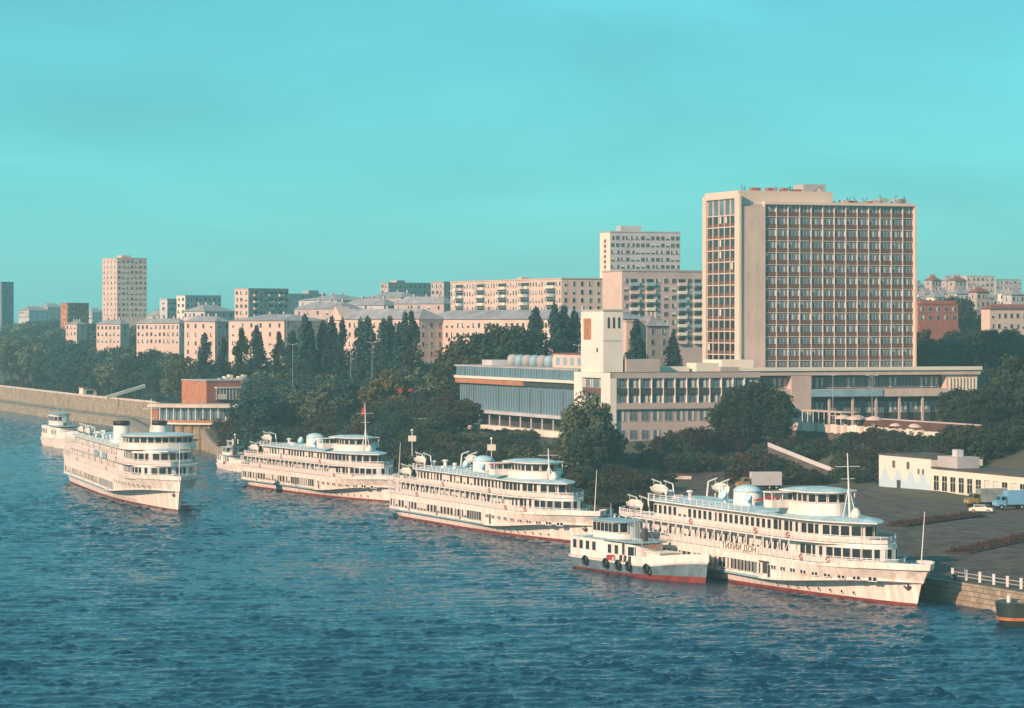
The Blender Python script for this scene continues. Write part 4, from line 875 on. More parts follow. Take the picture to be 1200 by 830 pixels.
for k in range(7):
    b = MB(); y_ = 58+k*5.6; b.lathe([(1.5, zl_(26.9)), (1.5, zl_(29.0)), (1.2, zl_(29.6)), (.4, zl_(29.9))], 12, (wx+6, y_)); b.build('roof_vent', BLUEG if k % 2 else GREYC, stn, True)
b = MB(); b.box(wx+4, wx+12, 33, 56, zl_(26.9), zl_(30.3)); b.build('plant_room', PINKW, stn)
b = MB(); b.box(wx+3.8, wx+12.2, 32.8, 56.2, zl_(30.3), zl_(30.6)); b.build('plant_room_roof', ROOFR, stn)
for k in range(4): b = MB(); b.box(wx+3.9, wx+4, 36+k*5, 38.5+k*5, zl_(27.6), zl_(29.5)); b.build('plant_window', BLUEG, stn)
b = MB(); b.box(wx+3, wx+8, 100, 108, zl_(26.9), zl_(28.3)); b.build('roof_house', GREYL, stn)
# --- white warehouse on the port yard
WC = (PX(1030, 653), 653.0); wh = thing('warehouse', 'long cream warehouse with pale blue mural and rows of tall windows', 'warehouse', (WC[0], WC[1], 2.8), G20)
MURAL = bpy.data.materials.new('mural_paint'); MURAL.use_nodes = True; t = MURAL.node_tree; N = t.nodes; bs = N['Principled BSDF']; bs.inputs['Roughness'].default_value = .85
co = N.new('ShaderNodeTexCoord'); wv = N.new('ShaderNodeTexWave'); wv.wave_type = 'BANDS'; wv.bands_direction = 'Y'; wv.inputs['Scale'].default_value = .055; wv.inputs['Distortion'].default_value = 1.5
sp = N.new('ShaderNodeSeparateXYZ'); ad = N.new('ShaderNodeMath'); ad.operation = 'MULTIPLY_ADD'; ad.inputs[1].default_value = 2.6; ad.inputs[2].default_value = 2.2
lt = N.new('ShaderNodeMath'); lt.operation = 'LESS_THAN'; mx = N.new('ShaderNodeMix'); mx.data_type = 'RGBA'
mx.inputs[6].default_value = (.72, .65, .57, 1); mx.inputs[7].default_value = (.47, .58, .64, 1)
t.links.new(co.outputs['Object'], wv.inputs[0]); t.links.new(co.outputs['Object'], sp.inputs[0]); t.links.new(wv.outputs['Fac'], ad.inputs[0]); t.links.new(sp.outputs[2], lt.inputs[0]); t.links.new(ad.outputs[0], lt.inputs[1])
t.links.new(lt.outputs[0], mx.inputs[0]); t.links.new(mx.outputs[2], bs.inputs['Base Color'])
yA = -23.5; yB = -78
b = MB(); b.box(0, 12, yA, 0, 0, 7.5); b.m = [0, 0, 0, 0, 0, 1]; b.build('tall_wall', [CREAM, MURAL], wh)
b = MB(); b.box(-.2, 12.2, yA-.2, .2, 7.5, 7.8); b.build('tall_roof', ROOFD, wh)
b = MB(); b.box(.15, 12, yB, yA-.001, 0, 5.6); b.build('low_wall', CREAM, wh)
b = MB(); b.box(-.15, 12.2, yB-.2, yA-.21, 5.6, 5.95); b.build('low_roof', ROOFD, wh)
b = MB(); b.box(1, 6, yA-9.5, yA-1, 5.95, 8.2); b.build('roof_house', GREYC, wh)
b = MB(); b.box(2.5, 4, yA-6.5, yA-4.5, 8.2, 9.6); b.build('roof_stack', GREYL, wh)
ww = winmesh('warehouse_window', 2.2, 3.0, CREAM, 0, 1, GLASS, .12, .62); wwc = winmesh('warehouse_window', 2.2, 3.0, CREAM, [(.05, .95, 0)], 1, GLASS, .12, .62)
for k in range(15): obj('window', ww if k < 6 else rnd.choice([ww, wwc]), wh, (.14, yA-2.2-k*3.55, 1.2), R(-90))
sw_ = winmesh('small_window', 1.3, 1.5, CREAM, 0, 1)
for y_ in (-7, -13.5): obj('window', sw_, wh, (-.01, y_, 5.0), R(-90))
for y_ in (-18.2, -20.2): obj('window', sw_, wh, (-.01, y_, 4.2), R(-90), (.7, 1, .7))
b = MB(); b.box(-.08, .0, -10, -8.4, 0, 2.5); b.build('door', DARKM, wh)
# --- red restaurant and pavilion over the water
RC = (PX(242, 950), 950.0); rr = thing('restaurant_block', 'orange-red brick box building above the riverside pavilion', 'building', (RC[0], RC[1], 5), R(30))
v3, u3 = corner_frame(R(30)); RW = solve(*RC, 305, v3); RD = solve(*RC, 213, u3); zt = PZ(447, 950)-5
b = MB(); b.box(0, RW, 0, RD, 0, zt); b.m = [0, 0, 0, 0, 0, 1]; b.build('wall', [BRICKD, BRICKO], rr)
b = MB(); b.box(-.2, RW+.3, -.2, RD+.2, zt, zt+.4); b.build('roof_edge', GREYC, rr)
b = MB(); b.box(3, 11, -.9, 0, zt-5.8, zt-2.2, 0); b.box(2.8, 11.2, -1.2, 0, zt-2.2, zt-1.8, 1); b.build('bay_window', [GLASSB, CREAM], rr)
for k in range(8): b = MB(); b.box(3+k*1.1, 3.12+k*1.1, -1.0, -.9, zt-5.8, zt-2.2); b.build('bay_mullion', CREAMF, rr)
b = MB(); b.box(3.5, 6.5, -1.02, -.92, zt-5.6, zt-4); b.build('blind', CREAM, rr)
for k in range(7): b = MB(); b.box(6+k*1.6, 7.2+k*1.6, 3, 5, zt+.4, zt+.9+.5*(k % 3)); b.build('roof_plant', rnd.choice([GREYL, BLUEG, CREAM]), rr)
b = MB(); b.box(RW+.3, RW+3, 1, 3, zt-3.5, zt-1); b.build('annex', CREAM, rr)
pv = thing('pavilion', 'long riverside pavilion with pale roof, posts and curved balcony', 'pavilion', (PX(180, 935), 935, 1.0), R(-9))
pl_ = [( -2, 0), (6, -2.2), (14, -3.2), (22, -3.2), (30, -2.0), (35, 0), (36, 10), (-2, 10)]
zr_ = PZ(478, 930)-1
b = MB(); b.prism(pl_, zr_, zr_+1.0); b.build('roof', COPE, pv)
b = MB(); b.prism([(x, y+2) if y < 5 else (x, y) for x, y in pl_], 1, zr_); b.build('glazed_wall', GLASSB, pv)
zq = PZ(498, 928)-1
pb_ = [(2, .3), (9, -2.6), (16, -3.6), (22, -3.2), (27, -1), (28, 6), (2, 6)]
b = MB(); b.prism(pb_, zq, zq+.5); b.build('balcony', CREAM, pv)
b = MB(); b.sheet(pb_[:5], zq+.5, zq+1.3); b.build('balcony_railing', BRICKO, pv)
b = MB(); b.prism([(x, y+1.4) for x, y in pb_[:5]]+[(27, 9), (2, 9)], -2, zq); b.build('base', WOODT, pv)
for k in range(14): b = MB(); x_ = 2+k*2.35; y_ = np.interp(x_, [p[0] for p in pl_[:6]], [p[1] for p in pl_[:6]])+.9; b.tube((x_, y_, zq+.4), (x_, y_, zr_), .17); b.build('post', CREAMF, pv)
for k in range(8): b = MB(); x_ = 3+k*3; b.tube((x_, np.interp(x_, [p[0] for p in pb_[:5]], [p[1] for p in pb_[:5]])+.8, -2), (x_, np.interp(x_, [p[0] for p in pb_[:5]], [p[1] for p in pb_[:5]])+.5, zq), .2); b.build('pile', WOODT, pv)
b = MB(); b.box(-1.5, 1.2, 1, 3, zr_-14, zr_+.8); b.build('brick_pier', BRICKO, pv)
# booth, stair rail and ramp
kb = thing('booth', 'small pale booth standing on the embankment wall', 'booth', (PX(103, 1255), 1255, 8.7), R(30)); b = MB(); b.box(-3, 3, -2, 2, -.1, 3.3); b.build('wall', CREAMF, kb); b = MB(); b.box(-3.4, 3.4, -2.4, 2.4, 3.3, 3.6); b.build('roof', BRICKD, kb); b = MB(); b.box(-1.5, 1.5, -2.06, -2, .8, 2.4); b.build('window', GLASS, kb)
b = MB(); b.box(-.5, .5, -9, 9, -.3, .9); o = b.build('stair_wall', CREAM); o.location = (PX(147, 1190), 1190, 11.5); o.rotation_euler = (R(14), 0, R(-52)); tag(o, 'slanting pale stair wall climbing into the woods', 'wall')
rp = [(PX(p_, y_), y_, PZ(q_, y_)) for p_, q_, y_ in ((900, 521, 697), (930, 533, 694), (960, 545, 690), (990, 556, 687), (1022, 568, 684))]
rw_ = thing('ramp_wall', 'pale stone ramp wall sloping down to the port yard', 'wall', (rp[0][0], rp[0][1], 2.0))
for nm_, lo_, hi_, th_, m_ in (('base', lambda z_: 0.0, lambda z_: z_-2-.5, 0, MATS['dark_stone']), ('coping', lambda z_: z_-2-.5, lambda z_: z_-2+.5, .15, GREYL)):
    b = MB()
    for p, q in zip(rp[:-1], rp[1:]):
        ax, ay, bx, by = p[0]-rp[0][0], p[1]-rp[0][1], q[0]-rp[0][0], q[1]-rp[0][1]; la, lb_, ha, hb_ = lo_(p[2]), lo_(q[2]), hi_(p[2]), hi_(q[2]); la = min(la, ha-.05); lb_ = min(lb_, hb_-.05)
        b.add([(ax, ay-th_, la), (bx, by-th_, lb_), (bx, by-th_, hb_), (ax, ay-th_, ha), (ax, ay+.8+th_, la), (bx, by+.8+th_, lb_), (bx, by+.8+th_, hb_), (ax, ay+.8+th_, ha)], [(0,1,2,3),(3,2,6,7),(5,4,7,6),(0,3,7,4),(1,5,6,2),(0,4,5,1)])
    b.build(nm_, m_, rw_)
b = MB(); b.box(0, 30, 0, .5, -1, .9); o = b.build('path_wall', COPE); o.location = (PX(306, 905), 905, tz(PX(306, 905), 905)+4.5); o.rotation_euler.z = R(20); tag(o, 'thin pale wall along the path behind the flagged ship', 'wall')
b = MB(); b.box(0, 20, 0, .5, -1, .8); o = b.build('quay_wall', COPE); o.location = (PX(706, 690), 690, 3.2); o.rotation_euler.z = R(-8); tag(o, 'low pale wall among bushes right of the middle ship', 'wall')

# ------------------------------------------------------------------ trees
def crown_mesh(name, kind, seed, leaf, m, clumps=60, per=90):
    g = np.random.default_rng(seed); cs = []
    if kind == 'poplar':
        for i in range(clumps):
            h_ = g.uniform(.06, 1); rr_ = (.112*np.sin(np.pi*min(1, h_*.93+.10))**.6)*g.uniform(.2, .95); a = g.uniform(0, 6.28)
            cs.append((rr_*np.cos(a), rr_*np.sin(a), h_, .040*g.uniform(.7, 1.2)*(1.15-.55*h_)))
        sz = (1, 1, 2.0)
    elif kind == 'bush':
        for i in range(clumps):
            a = g.uniform(0, 6.28); r_ = .55*np.sqrt(g.uniform(0, 1)); cs.append((r_*np.cos(a), r_*np.sin(a), g.uniform(.05, .85)*(1-.6*r_**1.5), .17*g.uniform(.7, 1.3)))
        sz = (1, 1, .8)
    else:
        for i in range(clumps):
            d_ = g.normal(size=3); d_ /= np.linalg.norm(d_); r_ = g.uniform(.25, 1)**.5
            p = d_*r_*np.array([.36, .36, .36])*g.uniform(.75, 1.12); cs.append((p[0], p[1], .63+p[2], .105*g.uniform(.6, 1.35)))
        sz = (1, 1, .8)
    cs = np.array(cs); k = len(cs)*per
    c = np.repeat(cs, per, axis=0); d_ = g.normal(size=(k, 3)); d_ /= np.linalg.norm(d_, axis=1)[:, None]
    ctr = c[:, :3]+d_*(c[:, 3]*g.uniform(.35, 1, k)**.5)[:, None]*np.array(sz)
    nrm = d_+g.normal(size=(k, 3))*.6; nrm /= np.linalg.norm(nrm, axis=1)[:, None]
    tx = np.cross(nrm, g.normal(size=(k, 3))); tx /= np.linalg.norm(tx, axis=1)[:, None]; ty = np.cross(nrm, tx)
    L_ = leaf*g.uniform(.6, 1.4, k)[:, None]
    v = np.stack([ctr-tx*L_, ctr-ty*L_*.62, ctr+tx*L_, ctr+ty*L_*.62], 1).reshape(-1, 3)
    me = bpy.data.meshes.new(name); me.from_pydata(v.tolist(), [], np.arange(4*k).reshape(-1, 4).tolist()); me.materials.append(m); return me
def trunk_mesh(name, kind, seed, m=BARK):
    g = random.Random(seed); b = MB()
    if kind == 'poplar': b.tube((0, 0, 0), (0, 0, .5), .018, .012); b.tube((0, 0, .5), (0, 0, .95), .012, .003)
    elif kind == 'bush':
        for k in range(5): a = g.uniform(0, 6.28); b.tube((0, 0, 0), (.3*math.cos(a), .3*math.sin(a), .6), .02, .006)
    else:
        b.tube((0, 0, 0), (.01, 0, .35), .026, .018); b.tube((.01, 0, .35), (0, .01, .8), .018, .005)
        for k in range(7): a = g.uniform(0, 6.28); h_ = g.uniform(.28, .55); b.tube((0, 0, h_), (.27*math.cos(a), .27*math.sin(a), h_+g.uniform(.12, .3)), .010, .003)
    return b.mesh(name, m)
def upscale(me): return me
TREE = {}
def tmesh(kind, li, seed):
    k = (kind, li, seed)
    if k not in TREE:
        cl, pe, lf = dict(poplar=(150, 40, .0115), bush=(34, 60, .045), round=(70, 70, .024))[kind]
        TREE[k] = (crown_mesh(kind+'_crown', kind, seed*13+li, lf, LEAF[li], cl, pe), trunk_mesh(kind+'_trunk', kind, seed))
    return TREE[k]
def tree(name, label, kind, x, y, h, wd=1.0, li=0, group=None, z=None, cat='tree', rnd=random):
    z = tz(x, y)-.15 if z is None else z
    c, t_ = tmesh(kind, li, rnd.randint(1, 3)); r = thing(name, label, cat, (x, y, z), rnd.uniform(0, 6.28), group); r.scale = (h*wd, h*wd, h)
    obj('crown', c, r); obj('trunk' if kind != 'bush' else 'stem', t_, r); return r
def tree_px(name, label, kind, px, ytop, Y, wd=1.0, li=0, group=None, cat='tree', hmin=3):
    x = PX(px, Y)
    while on_terrace(x, Y, 3.5): Y += 5; x = PX(px, Y)
    return tree(name, label, kind, x, Y, max(hmin, PZ(ytop, Y)-tz(x, Y)), wd, li, group, cat=cat)
# poplar row
for (px, yt, Y) in [(240, 392, 985), (262, 398, 980), (283, 388, 975), (301, 384, 970), (327, 392, 965), (343, 390, 960), (357, 371, 930), (363, 380, 945), (378, 378, 935), (389, 374, 925), (401, 378, 920), (423, 378, 905), (431, 374, 900), (450, 376, 895), (457, 374, 890), (475, 370, 880), (482, 369, 876), (468, 380, 890), (628, 363, 885), (650, 361, 880), (661, 362, 882), (673, 366, 884), (745, 378, 850), (789, 392, 860)]:
    lb, gp_ = (('slender poplar in front of the two small pink tenements by the woods', 'poplars before the small tenements') if px < 350 else ('tall dark poplar below the gable of the pink tenement', 'poplars below the gable') if px < 410
        else ('dark poplar in the tall clump left of the long tenement windows', 'poplars beside the long tenement') if px < 500 else ('dark poplar rising behind the roof of the station wing', 'poplars behind the station wing') if px < 700
        else ('lone small poplar in front of the plain house behind the station tower', None) if px < 760 else ('lone poplar just left of the hotel end wall', None))
    tree_px('poplar_tree', lb, 'poplar', px, yt, Y, random.uniform(.95, 1.25), random.choice([0, 1, 1]), gp_)
# left woods
rw = random.Random(21)
for k in range(150):
    px = rw.uniform(-25, 250); Y = rw.uniform(1130, 1560); x = PX(px, Y)
    if x-sx(Y) < 8: continue
    yt = 384+max(0, (1560-Y))*.10+rw.uniform(-4, 14)
    h = min(24, max(10, PZ(yt, Y)-tz(x, Y))); tree('woodland_tree', 'hazy blue-green tree of the dense wood behind the embankment wall', 'round', x, Y, h, rw.uniform(.9, 1.3), rw.choice([1, 1, 1, 0, 5]), 'trees of the dense wood', rnd=rw)
for k in range(46):
    px = rw.uniform(150, 320); Y = rw.uniform(975, 1130); x = PX(px, Y)
    if x-sx(Y) < 10: continue
    tree('woodland_tree', 'green tree of the wood beside the red restaurant block', 'round', x, Y, rw.uniform(12, 19), rw.uniform(.9, 1.3), rw.choice([1, 1, 0, 2, 5]), 'trees beside the restaurant block', rnd=rw)
for k in range(60):
    px = rw.uniform(300, 545); Y = rw.uniform(860, 960); x = PX(px, Y)
    tree('park_tree', 'leafy park tree below the poplar row', 'round', x, Y, min(17, max(7, PZ(424+rw.uniform(-6, 16), Y)-tz(x, Y))), rw.uniform(.95, 1.4), rw.choice([0, 1, 1, 5, 2]), 'park trees below the poplars', rnd=rw)
tree_px('yellow_tree', 'yellowing bushy tree in the dark park behind the flagged ship', 'round', 452, 431, 858, 1.1, 4)
# slope behind the moored ships
for k in range(95):
    px = rw.uniform(235, 545); Y = rw.uniform(770, 850); x = PX(px, Y); d = x-sx(Y)
    if d < 12 or d > 75: continue
    tree('slope_tree', 'dark tree on the bank between the quay and the station wing', 'round', x, Y, rw.uniform(6, 10.5), rw.uniform(1.0, 1.5), rw.choice([0, 0, 0, 2, 3, 1]), 'dark trees on the station bank', rnd=rw)
for k in range(60):
    px = rw.uniform(520, 690); Y = rw.uniform(690, 760); x = PX(px, Y); d = x-sx(Y)
    if d < 14 or (x-SB[0])*-.0 > 1 or d > 62: continue
    h = min(8, PZ(512+rw.uniform(-4, 14), Y)-tz(x, Y))
    if h < 2: continue
    tree('bank_shrub', 'dark shrub on the bank under the station wing', 'bush', x, Y, h, rw.uniform(.9, 1.3), rw.choice([0, 0, 2, 5]), 'shrubs under the station wing', cat='shrub', rnd=rw)
for (px, yt, Y, wd, li) in [(690, 461, 690, .85, 5), (676, 482, 695, .9, 0), (708, 494, 692, 1.0, 0), (560, 388, 870, 1.0, 0), (548, 397, 866, 1.1, 2), (595, 378, 868, .8, 0), (604, 384, 866, .85, 0), (585, 395, 870, .9, 0), (690, 500, 680, 1.1, 0)]:
    lb, gp_ = ('tall pale-leaved tree at the corner of the station main block', None) if li == 5 else ('bushy dark tree rising behind the roof vents of the station wing', 'dark trees behind the station roof vents') if Y > 800 else ('dark tree around the foot of the pale-leaved tree', 'dark trees below the pale-leaved tree')
    tree_px('broadleaf_tree', lb, 'round', px, yt, Y, wd, li, gp_)
for k in range(80):
    px = rw.uniform(690, 930); Y = rw.uniform(712, 733); x = PX(px, Y)
    yt = np.interp(px, [690, 730, 780, 840, 880, 930], [505, 522, 505, 500, 500, 528])+rw.uniform(-4, 22)
    h = PZ(yt, Y)-tz(x, Y)
    if h < 2.0: continue
    tree('bank_tree', 'dark bush on the bank below the station main block', 'bush' if rw.random() < .5 else 'round', x, Y, min(h, 9), rw.uniform(.95, 1.4), rw.choice([0, 0, 3, 3, 2]), 'dark bushes below the station', cat='shrub', rnd=rw)
for (px, yt, Y) in [(868, 450, 722), (890, 446, 724), (908, 456, 720), (850, 470, 721), (878, 470, 716), (912, 480, 714)]:
    tree_px('broadleaf_tree', 'big dark tree between the station and the hotel terrace', 'round', px, yt, Y, 1.0, 0, 'big trees left of the terrace')
for (px, yt, Y) in [(1200, 414, 700), (1186, 430, 706), (1128, 462, 700), (1140, 455, 705), (1158, 470, 690), (1180, 440, 720), (1196, 425, 715), (1205, 452, 690), (1132, 492, 684), (1155, 500, 680), (1185, 490, 680)]:
    tree_px('broadleaf_tree', 'big dark tree behind the cream warehouse', 'round', px, yt, Y, random.uniform(.9, 1.15), random.choice([0, 0, 2]), 'big trees behind the warehouse')
for k in range(120):
    px = rw.uniform(905, 1215); x0_ = None; Y = rw.uniform(662, 702); x = PX(px, Y); d = (x-sx(Y))*.93+11
    if d < 113 or on_terrace(x, Y, 1.6): continue
    yt = np.interp(px, [905, 1000, 1100, 1215], [522, 520, 520, 500])+rw.uniform(-2, 14)
    h = min(8, PZ(yt, Y)-tz(x, Y))
    if h < 1.2: continue
    tree('bank_shrub', 'dark shrub on the bank between the terrace and the warehouse', 'bush', x, Y, h, rw.uniform(1, 1.5), rw.choice([0, 0, 3, 2]), 'shrubs between terrace and warehouse', cat='shrub', rnd=rw)
for k in range(70):
    px = rw.uniform(1070, 1215); Y = rw.uniform(860, 1020); x = PX(px, Y)
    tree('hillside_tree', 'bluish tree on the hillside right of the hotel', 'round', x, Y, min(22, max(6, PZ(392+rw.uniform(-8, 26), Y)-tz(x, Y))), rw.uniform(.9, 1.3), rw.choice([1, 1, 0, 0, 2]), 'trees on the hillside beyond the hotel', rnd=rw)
for k in range(75):
    px = rw.uniform(1070, 1215); Y = rw.uniform(1130, 1650); x = PX(px, Y)
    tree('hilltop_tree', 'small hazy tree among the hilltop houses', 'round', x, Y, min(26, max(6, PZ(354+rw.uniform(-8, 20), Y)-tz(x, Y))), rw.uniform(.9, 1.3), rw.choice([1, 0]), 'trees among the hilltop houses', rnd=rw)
for k in range(80):
    px = rw.uniform(-10, 540); Y = rw.uniform(1350, 2300); x = PX(px, Y)
    if x-sx(Y) < 20: continue
    tree('town_tree', 'hazy tree among the roofs of the old town', 'round', x, Y, rw.uniform(8, 14), rw.uniform(.9, 1.3), 1, 'trees among the old town roofs', rnd=rw)
def scatter(n, pxr, yr, top, name, label, kinds, lis, group, cat='shrub', hr=(2, 9), wd=(1.0, 1.5), dmin=12, dmax=999, seed=1, jit=14):
    g = random.Random(seed); pxs, tys = top
    for k in range(n):
        px = g.uniform(*pxr); Y = g.uniform(*yr); x = PX(px, Y); d = (x-sx(Y))*.93+11*sm(560, 640, Y)*(1-sm(735, 790, Y))
        if d < dmin or d > dmax or on_terrace(x, Y, 1.6): continue
        h = min(hr[1]*g.uniform(.8, 1), PZ(float(np.interp(px, pxs, tys))+g.uniform(0, jit), Y)-tz(x, Y))
        if h < hr[0]: continue
        tree(name, label, g.choice(kinds), x, Y, h, g.uniform(*wd), g.choice(lis), group, cat=cat, rnd=g)
scatter(110, (545, 770), (618, 700), ([545, 620, 700, 770], [528, 532, 540, 545]), 'quay_shrub', 'dark shrub growing on the bank behind the ship moored in the middle', ['bush', 'bush', 'round'], [0, 0, 2, 3], 'shrubs behind the middle ship', dmin=22, dmax=78, hr=(1.5, 6), seed=31)
scatter(120, (690, 1010), (700, 716), ([690, 800, 900, 1010], [528, 522, 534, 540]), 'roadside_shrub', 'dark reddish shrub in the dense belt behind the parked box truck', ['bush', 'bush', 'round'], [0, 0, 3, 3, 2], 'shrub belt behind the box truck', dmin=60, hr=(1.5, 7.5), seed=32)
scatter(300, (890, 1035), (700, 738), ([900, 930, 1000, 1130], [512, 509, 514, 522]), 'terrace_shrub', 'dark shrub climbing the slope in front of the terrace wall', ['bush', 'bush', 'round'], [0, 0, 3, 2], 'shrubs in front of the terrace', dmin=85, hr=(1.5, 11.5), seed=33, jit=12)
scatter(260, (1035, 1130), (660, 715), ([900, 930, 1000, 1130], [512, 509, 514, 522]), 'terrace_shrub', 'dark shrub climbing the slope in front of the terrace wall', ['bush', 'bush', 'round'], [0, 0, 3, 2], 'shrubs in front of the terrace', dmin=112, hr=(1.5, 11.5), seed=53, jit=12)
scatter(60, (1108, 1215), (640, 690), ([1080, 1215], [500, 480]), 'yard_tree', 'dark green tree crowding the back wall of the warehouse', ['round', 'bush'], [0, 0, 2], 'trees crowding the warehouse', cat='tree', dmin=112, hr=(3, 13), seed=34, jit=40)
scatter(120, (235, 480), (720, 800), ([235, 300, 480], [500, 492, 505]), 'bank_bush', 'dark bush on the bank right behind the flagged ship', ['bush', 'bush', 'round'], [0, 0, 3, 1], 'bushes behind the flagged ship', dmin=9, dmax=70, hr=(1.5, 7), seed=35)
scatter(90, (225, 330), (840, 930), ([225, 330], [490, 478]), 'bank_bush', 'dark bush on the bank between the pavilion and the flagged ship', ['bush', 'bush', 'round'], [0, 0, 3, 1], 'bushes beside the pavilion', dmin=3, dmax=60, hr=(1.5, 8), seed=36)
scatter(160, (-10, 215), (1140, 1520), ([-10, 215], [440, 455]), 'wood_edge_bush', 'hazy blue-green bush at the foot of the wood along the embankment', ['bush'], [1, 1, 0], 'bushes along the edge of the wood', dmin=8, dmax=34, hr=(2, 7), wd=(1.2, 1.8), seed=37)
scatter(40, (480, 545), (700, 760), ([480, 545], [500, 505]), 'bank_bush', 'dark bush on the bank at the near end of the station wing', ['bush', 'round'], [0, 0, 2], 'bushes at the end of the station wing', dmin=12, dmax=60, hr=(1.5, 7), seed=38)
scatter(260, (880, 1024), (668, 681), ([880, 900, 1024], [526, 529, 575]), 'ramp_shrub', 'low dark shrub in front of the pale ramp wall', ['bush'], [0, 0, 3, 2], 'shrubs in front of the ramp wall', dmin=60, hr=(.8, 8), seed=39, jit=8)
scatter(90, (1112, 1215), (690, 760), ([1112, 1215], [455, 440]), 'garden_tree', 'dark green tree beside the far end of the hotel terrace', ['round'], [0, 0, 2], 'trees at the far end of the terrace', cat='tree', dmin=122, hr=(4, 14), seed=40, jit=60)
scatter(190, (985, 1130), (655, 702), ([985, 1130], [300, 300]), 'slope_bush', 'low dark bush on the open slope between terrace and warehouse gable', ['bush'], [0, 0, 3, 2], 'bushes on the slope by the warehouse gable', dmin=101, hr=(1, 4), wd=(1.1, 1.7), seed=41)
scatter(240, (545, 770), (560, 700), ([545, 770], [300, 300]), 'ground_shrub', 'low spreading shrub on the open bank by the middle ship', ['bush'], [0, 0, 3, 2], 'low shrubs by the middle ship', dmin=16, dmax=92, hr=(.8, 2.6), wd=(1.3, 2.0), seed=42)
scatter(160, (490, 690), (690, 800), ([490, 690], [300, 300]), 'ground_shrub', 'low spreading shrub in front of the station base wall', ['bush'], [0, 0, 2, 5], 'low shrubs before the station base wall', dmin=30, dmax=66, hr=(1, 2.8), wd=(1.3, 2.0), seed=43)
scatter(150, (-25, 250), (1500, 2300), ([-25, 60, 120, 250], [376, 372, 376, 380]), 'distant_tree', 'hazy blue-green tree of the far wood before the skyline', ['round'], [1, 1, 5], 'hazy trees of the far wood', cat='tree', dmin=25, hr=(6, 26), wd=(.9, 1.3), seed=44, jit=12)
# birch pair behind the name ship
for (px, yb, yt) in ((784, 572, 508), (806, 566, 520)):
    Y = 706; x = PX(px, Y); r = thing('birch_tree', 'thin white-stemmed birch behind the ship with the tug', 'tree', (x, Y, tz(x, Y)-.1), 0, 'birches behind the moored ship'); H = PZ(yt, Y)-tz(x, Y)
    b = MB(); b.tube((0, 0, 0), (.3, 0, H*.55), .16, .11); b.tube((.3, 0, H*.55), (-.5, 0, H), .11, .03); b.tube((.3, 0, H*.5), (1.6, 0, H*.95), .08, .02); b.build('trunk', BIRCH, r)
    o = obj('crown', tmesh('round', 2, 1)[0], r, (0, 0, H*.35), 0, (H*.6, H*.6, H*.75))

# ------------------------------------------------------------------ street furniture and vehicles
def lamp(px, yt, Y, label, group=None, z=None, arm=1.2):
    x = PX(px, Y); z = tz(x, Y) if z is None else z; H = PZ(yt, Y)-z
    r = thing('lamp_post', label, 'lamp post', (x, Y, z), 0, group)
    b = MB(); b.tube((0, 0, -.2), (0, 0, H), .075, .05); b.build('pole', STEEL, r); b = MB(); b.tube((0, 0, H), (arm, 0, H+.2), .04); b.tube((0, 0, H), (-arm, 0, H+.2), .04); b.build('arm', RAILM, r)
    for s_ in (-1, 1): b = MB(); b.lathe([(.10, H+.1), (.2, H+.18), (.14, H+.3), (.05, H+.34)], 8, (s_*arm, 0), 1.6, 1); b.build('lantern', STEEL, r)
for (px, yt, Y) in ((343, 404, 905), (436, 402, 880), (505, 405, 885), (411, 408, 895)): lamp(px, yt, Y, 'tall pale lamp post rising out of the dark park', 'tall lamp posts in the park')
lamp(1022, 441, 712, 'tall pale lamp post on the hotel terrace', None, 12.9); lamp(976, 440, 732, 'lamp post behind the terrace parasols', None, 12.9); lamp(678, 405, 800, 'lamp post on the roof side beyond the clock tower', None, 20)
for (px, y0, Y) in ((483, 506, 700), (576, 516, 655), (256, 511, 845)):
    x = max(PX(px, Y), sx(Y)+1); z = tz(x, Y); r = thing('quay_lamp', 'pole with a square white sign and globe on the quay', 'sign post', (x, Y, z), 0, 'white sign poles on the quay'); H = PZ(y0, Y)-z
    b = MB(); b.tube((0, 0, -.1), (0, 0, H), .09); b.build('pole', RAILM, r); b = MB(); b.box(-.9, .9, -.12, .1, H-2.2, H-.9); b.build('sign_board', CREAM, r); b = MB(); b.lathe([(.05, H), (.3, H+.2), (.3, H+.45), (.05, H+.65)], 10); b.build('globe', CREAMF, r, True)
x, Y = PX(470, 830), 830; r = thing('red_sign', 'red sign board standing among the trees behind the flagged ship', 'sign', (x, Y, tz(x, Y)), R(10)); H = PZ(455, Y)-tz(x, Y)
b = MB(); b.tube((0, 0, 0), (0, 0, H), .1); b.tube((3, 0, 0), (3, 0, H), .1); b.build('post', DARKM, r); b = MB(); b.box(-.8, .3, -.1, .1, H-1.3, H); b.box(1.9, 3.1, -.1, .1, H-.9, H-.2); b.build('board', REDP, r)
# green fence
fx0, fY = PX(480, 800), 800; fz = PZ(500, 800); r = thing('green_fence', 'pale green railing fence beside the station wing', 'fence', (fx0, fY, fz), R(-6)); FG = mat('green_fence_paint', (.25, .42, .36), .6, .1)
for k in range(9): b = MB(); b.tube((k*1.4, 0, -4), (k*1.4, 0, 2.2), .07); b.build('fence_post', FG, r)
b = MB(); b.box(-.1, 11.4, -.04, .04, 2.0, 2.12); b.box(-.1, 11.4, -.04, .04, .2, .35); b.build('fence_rail', FG, r)
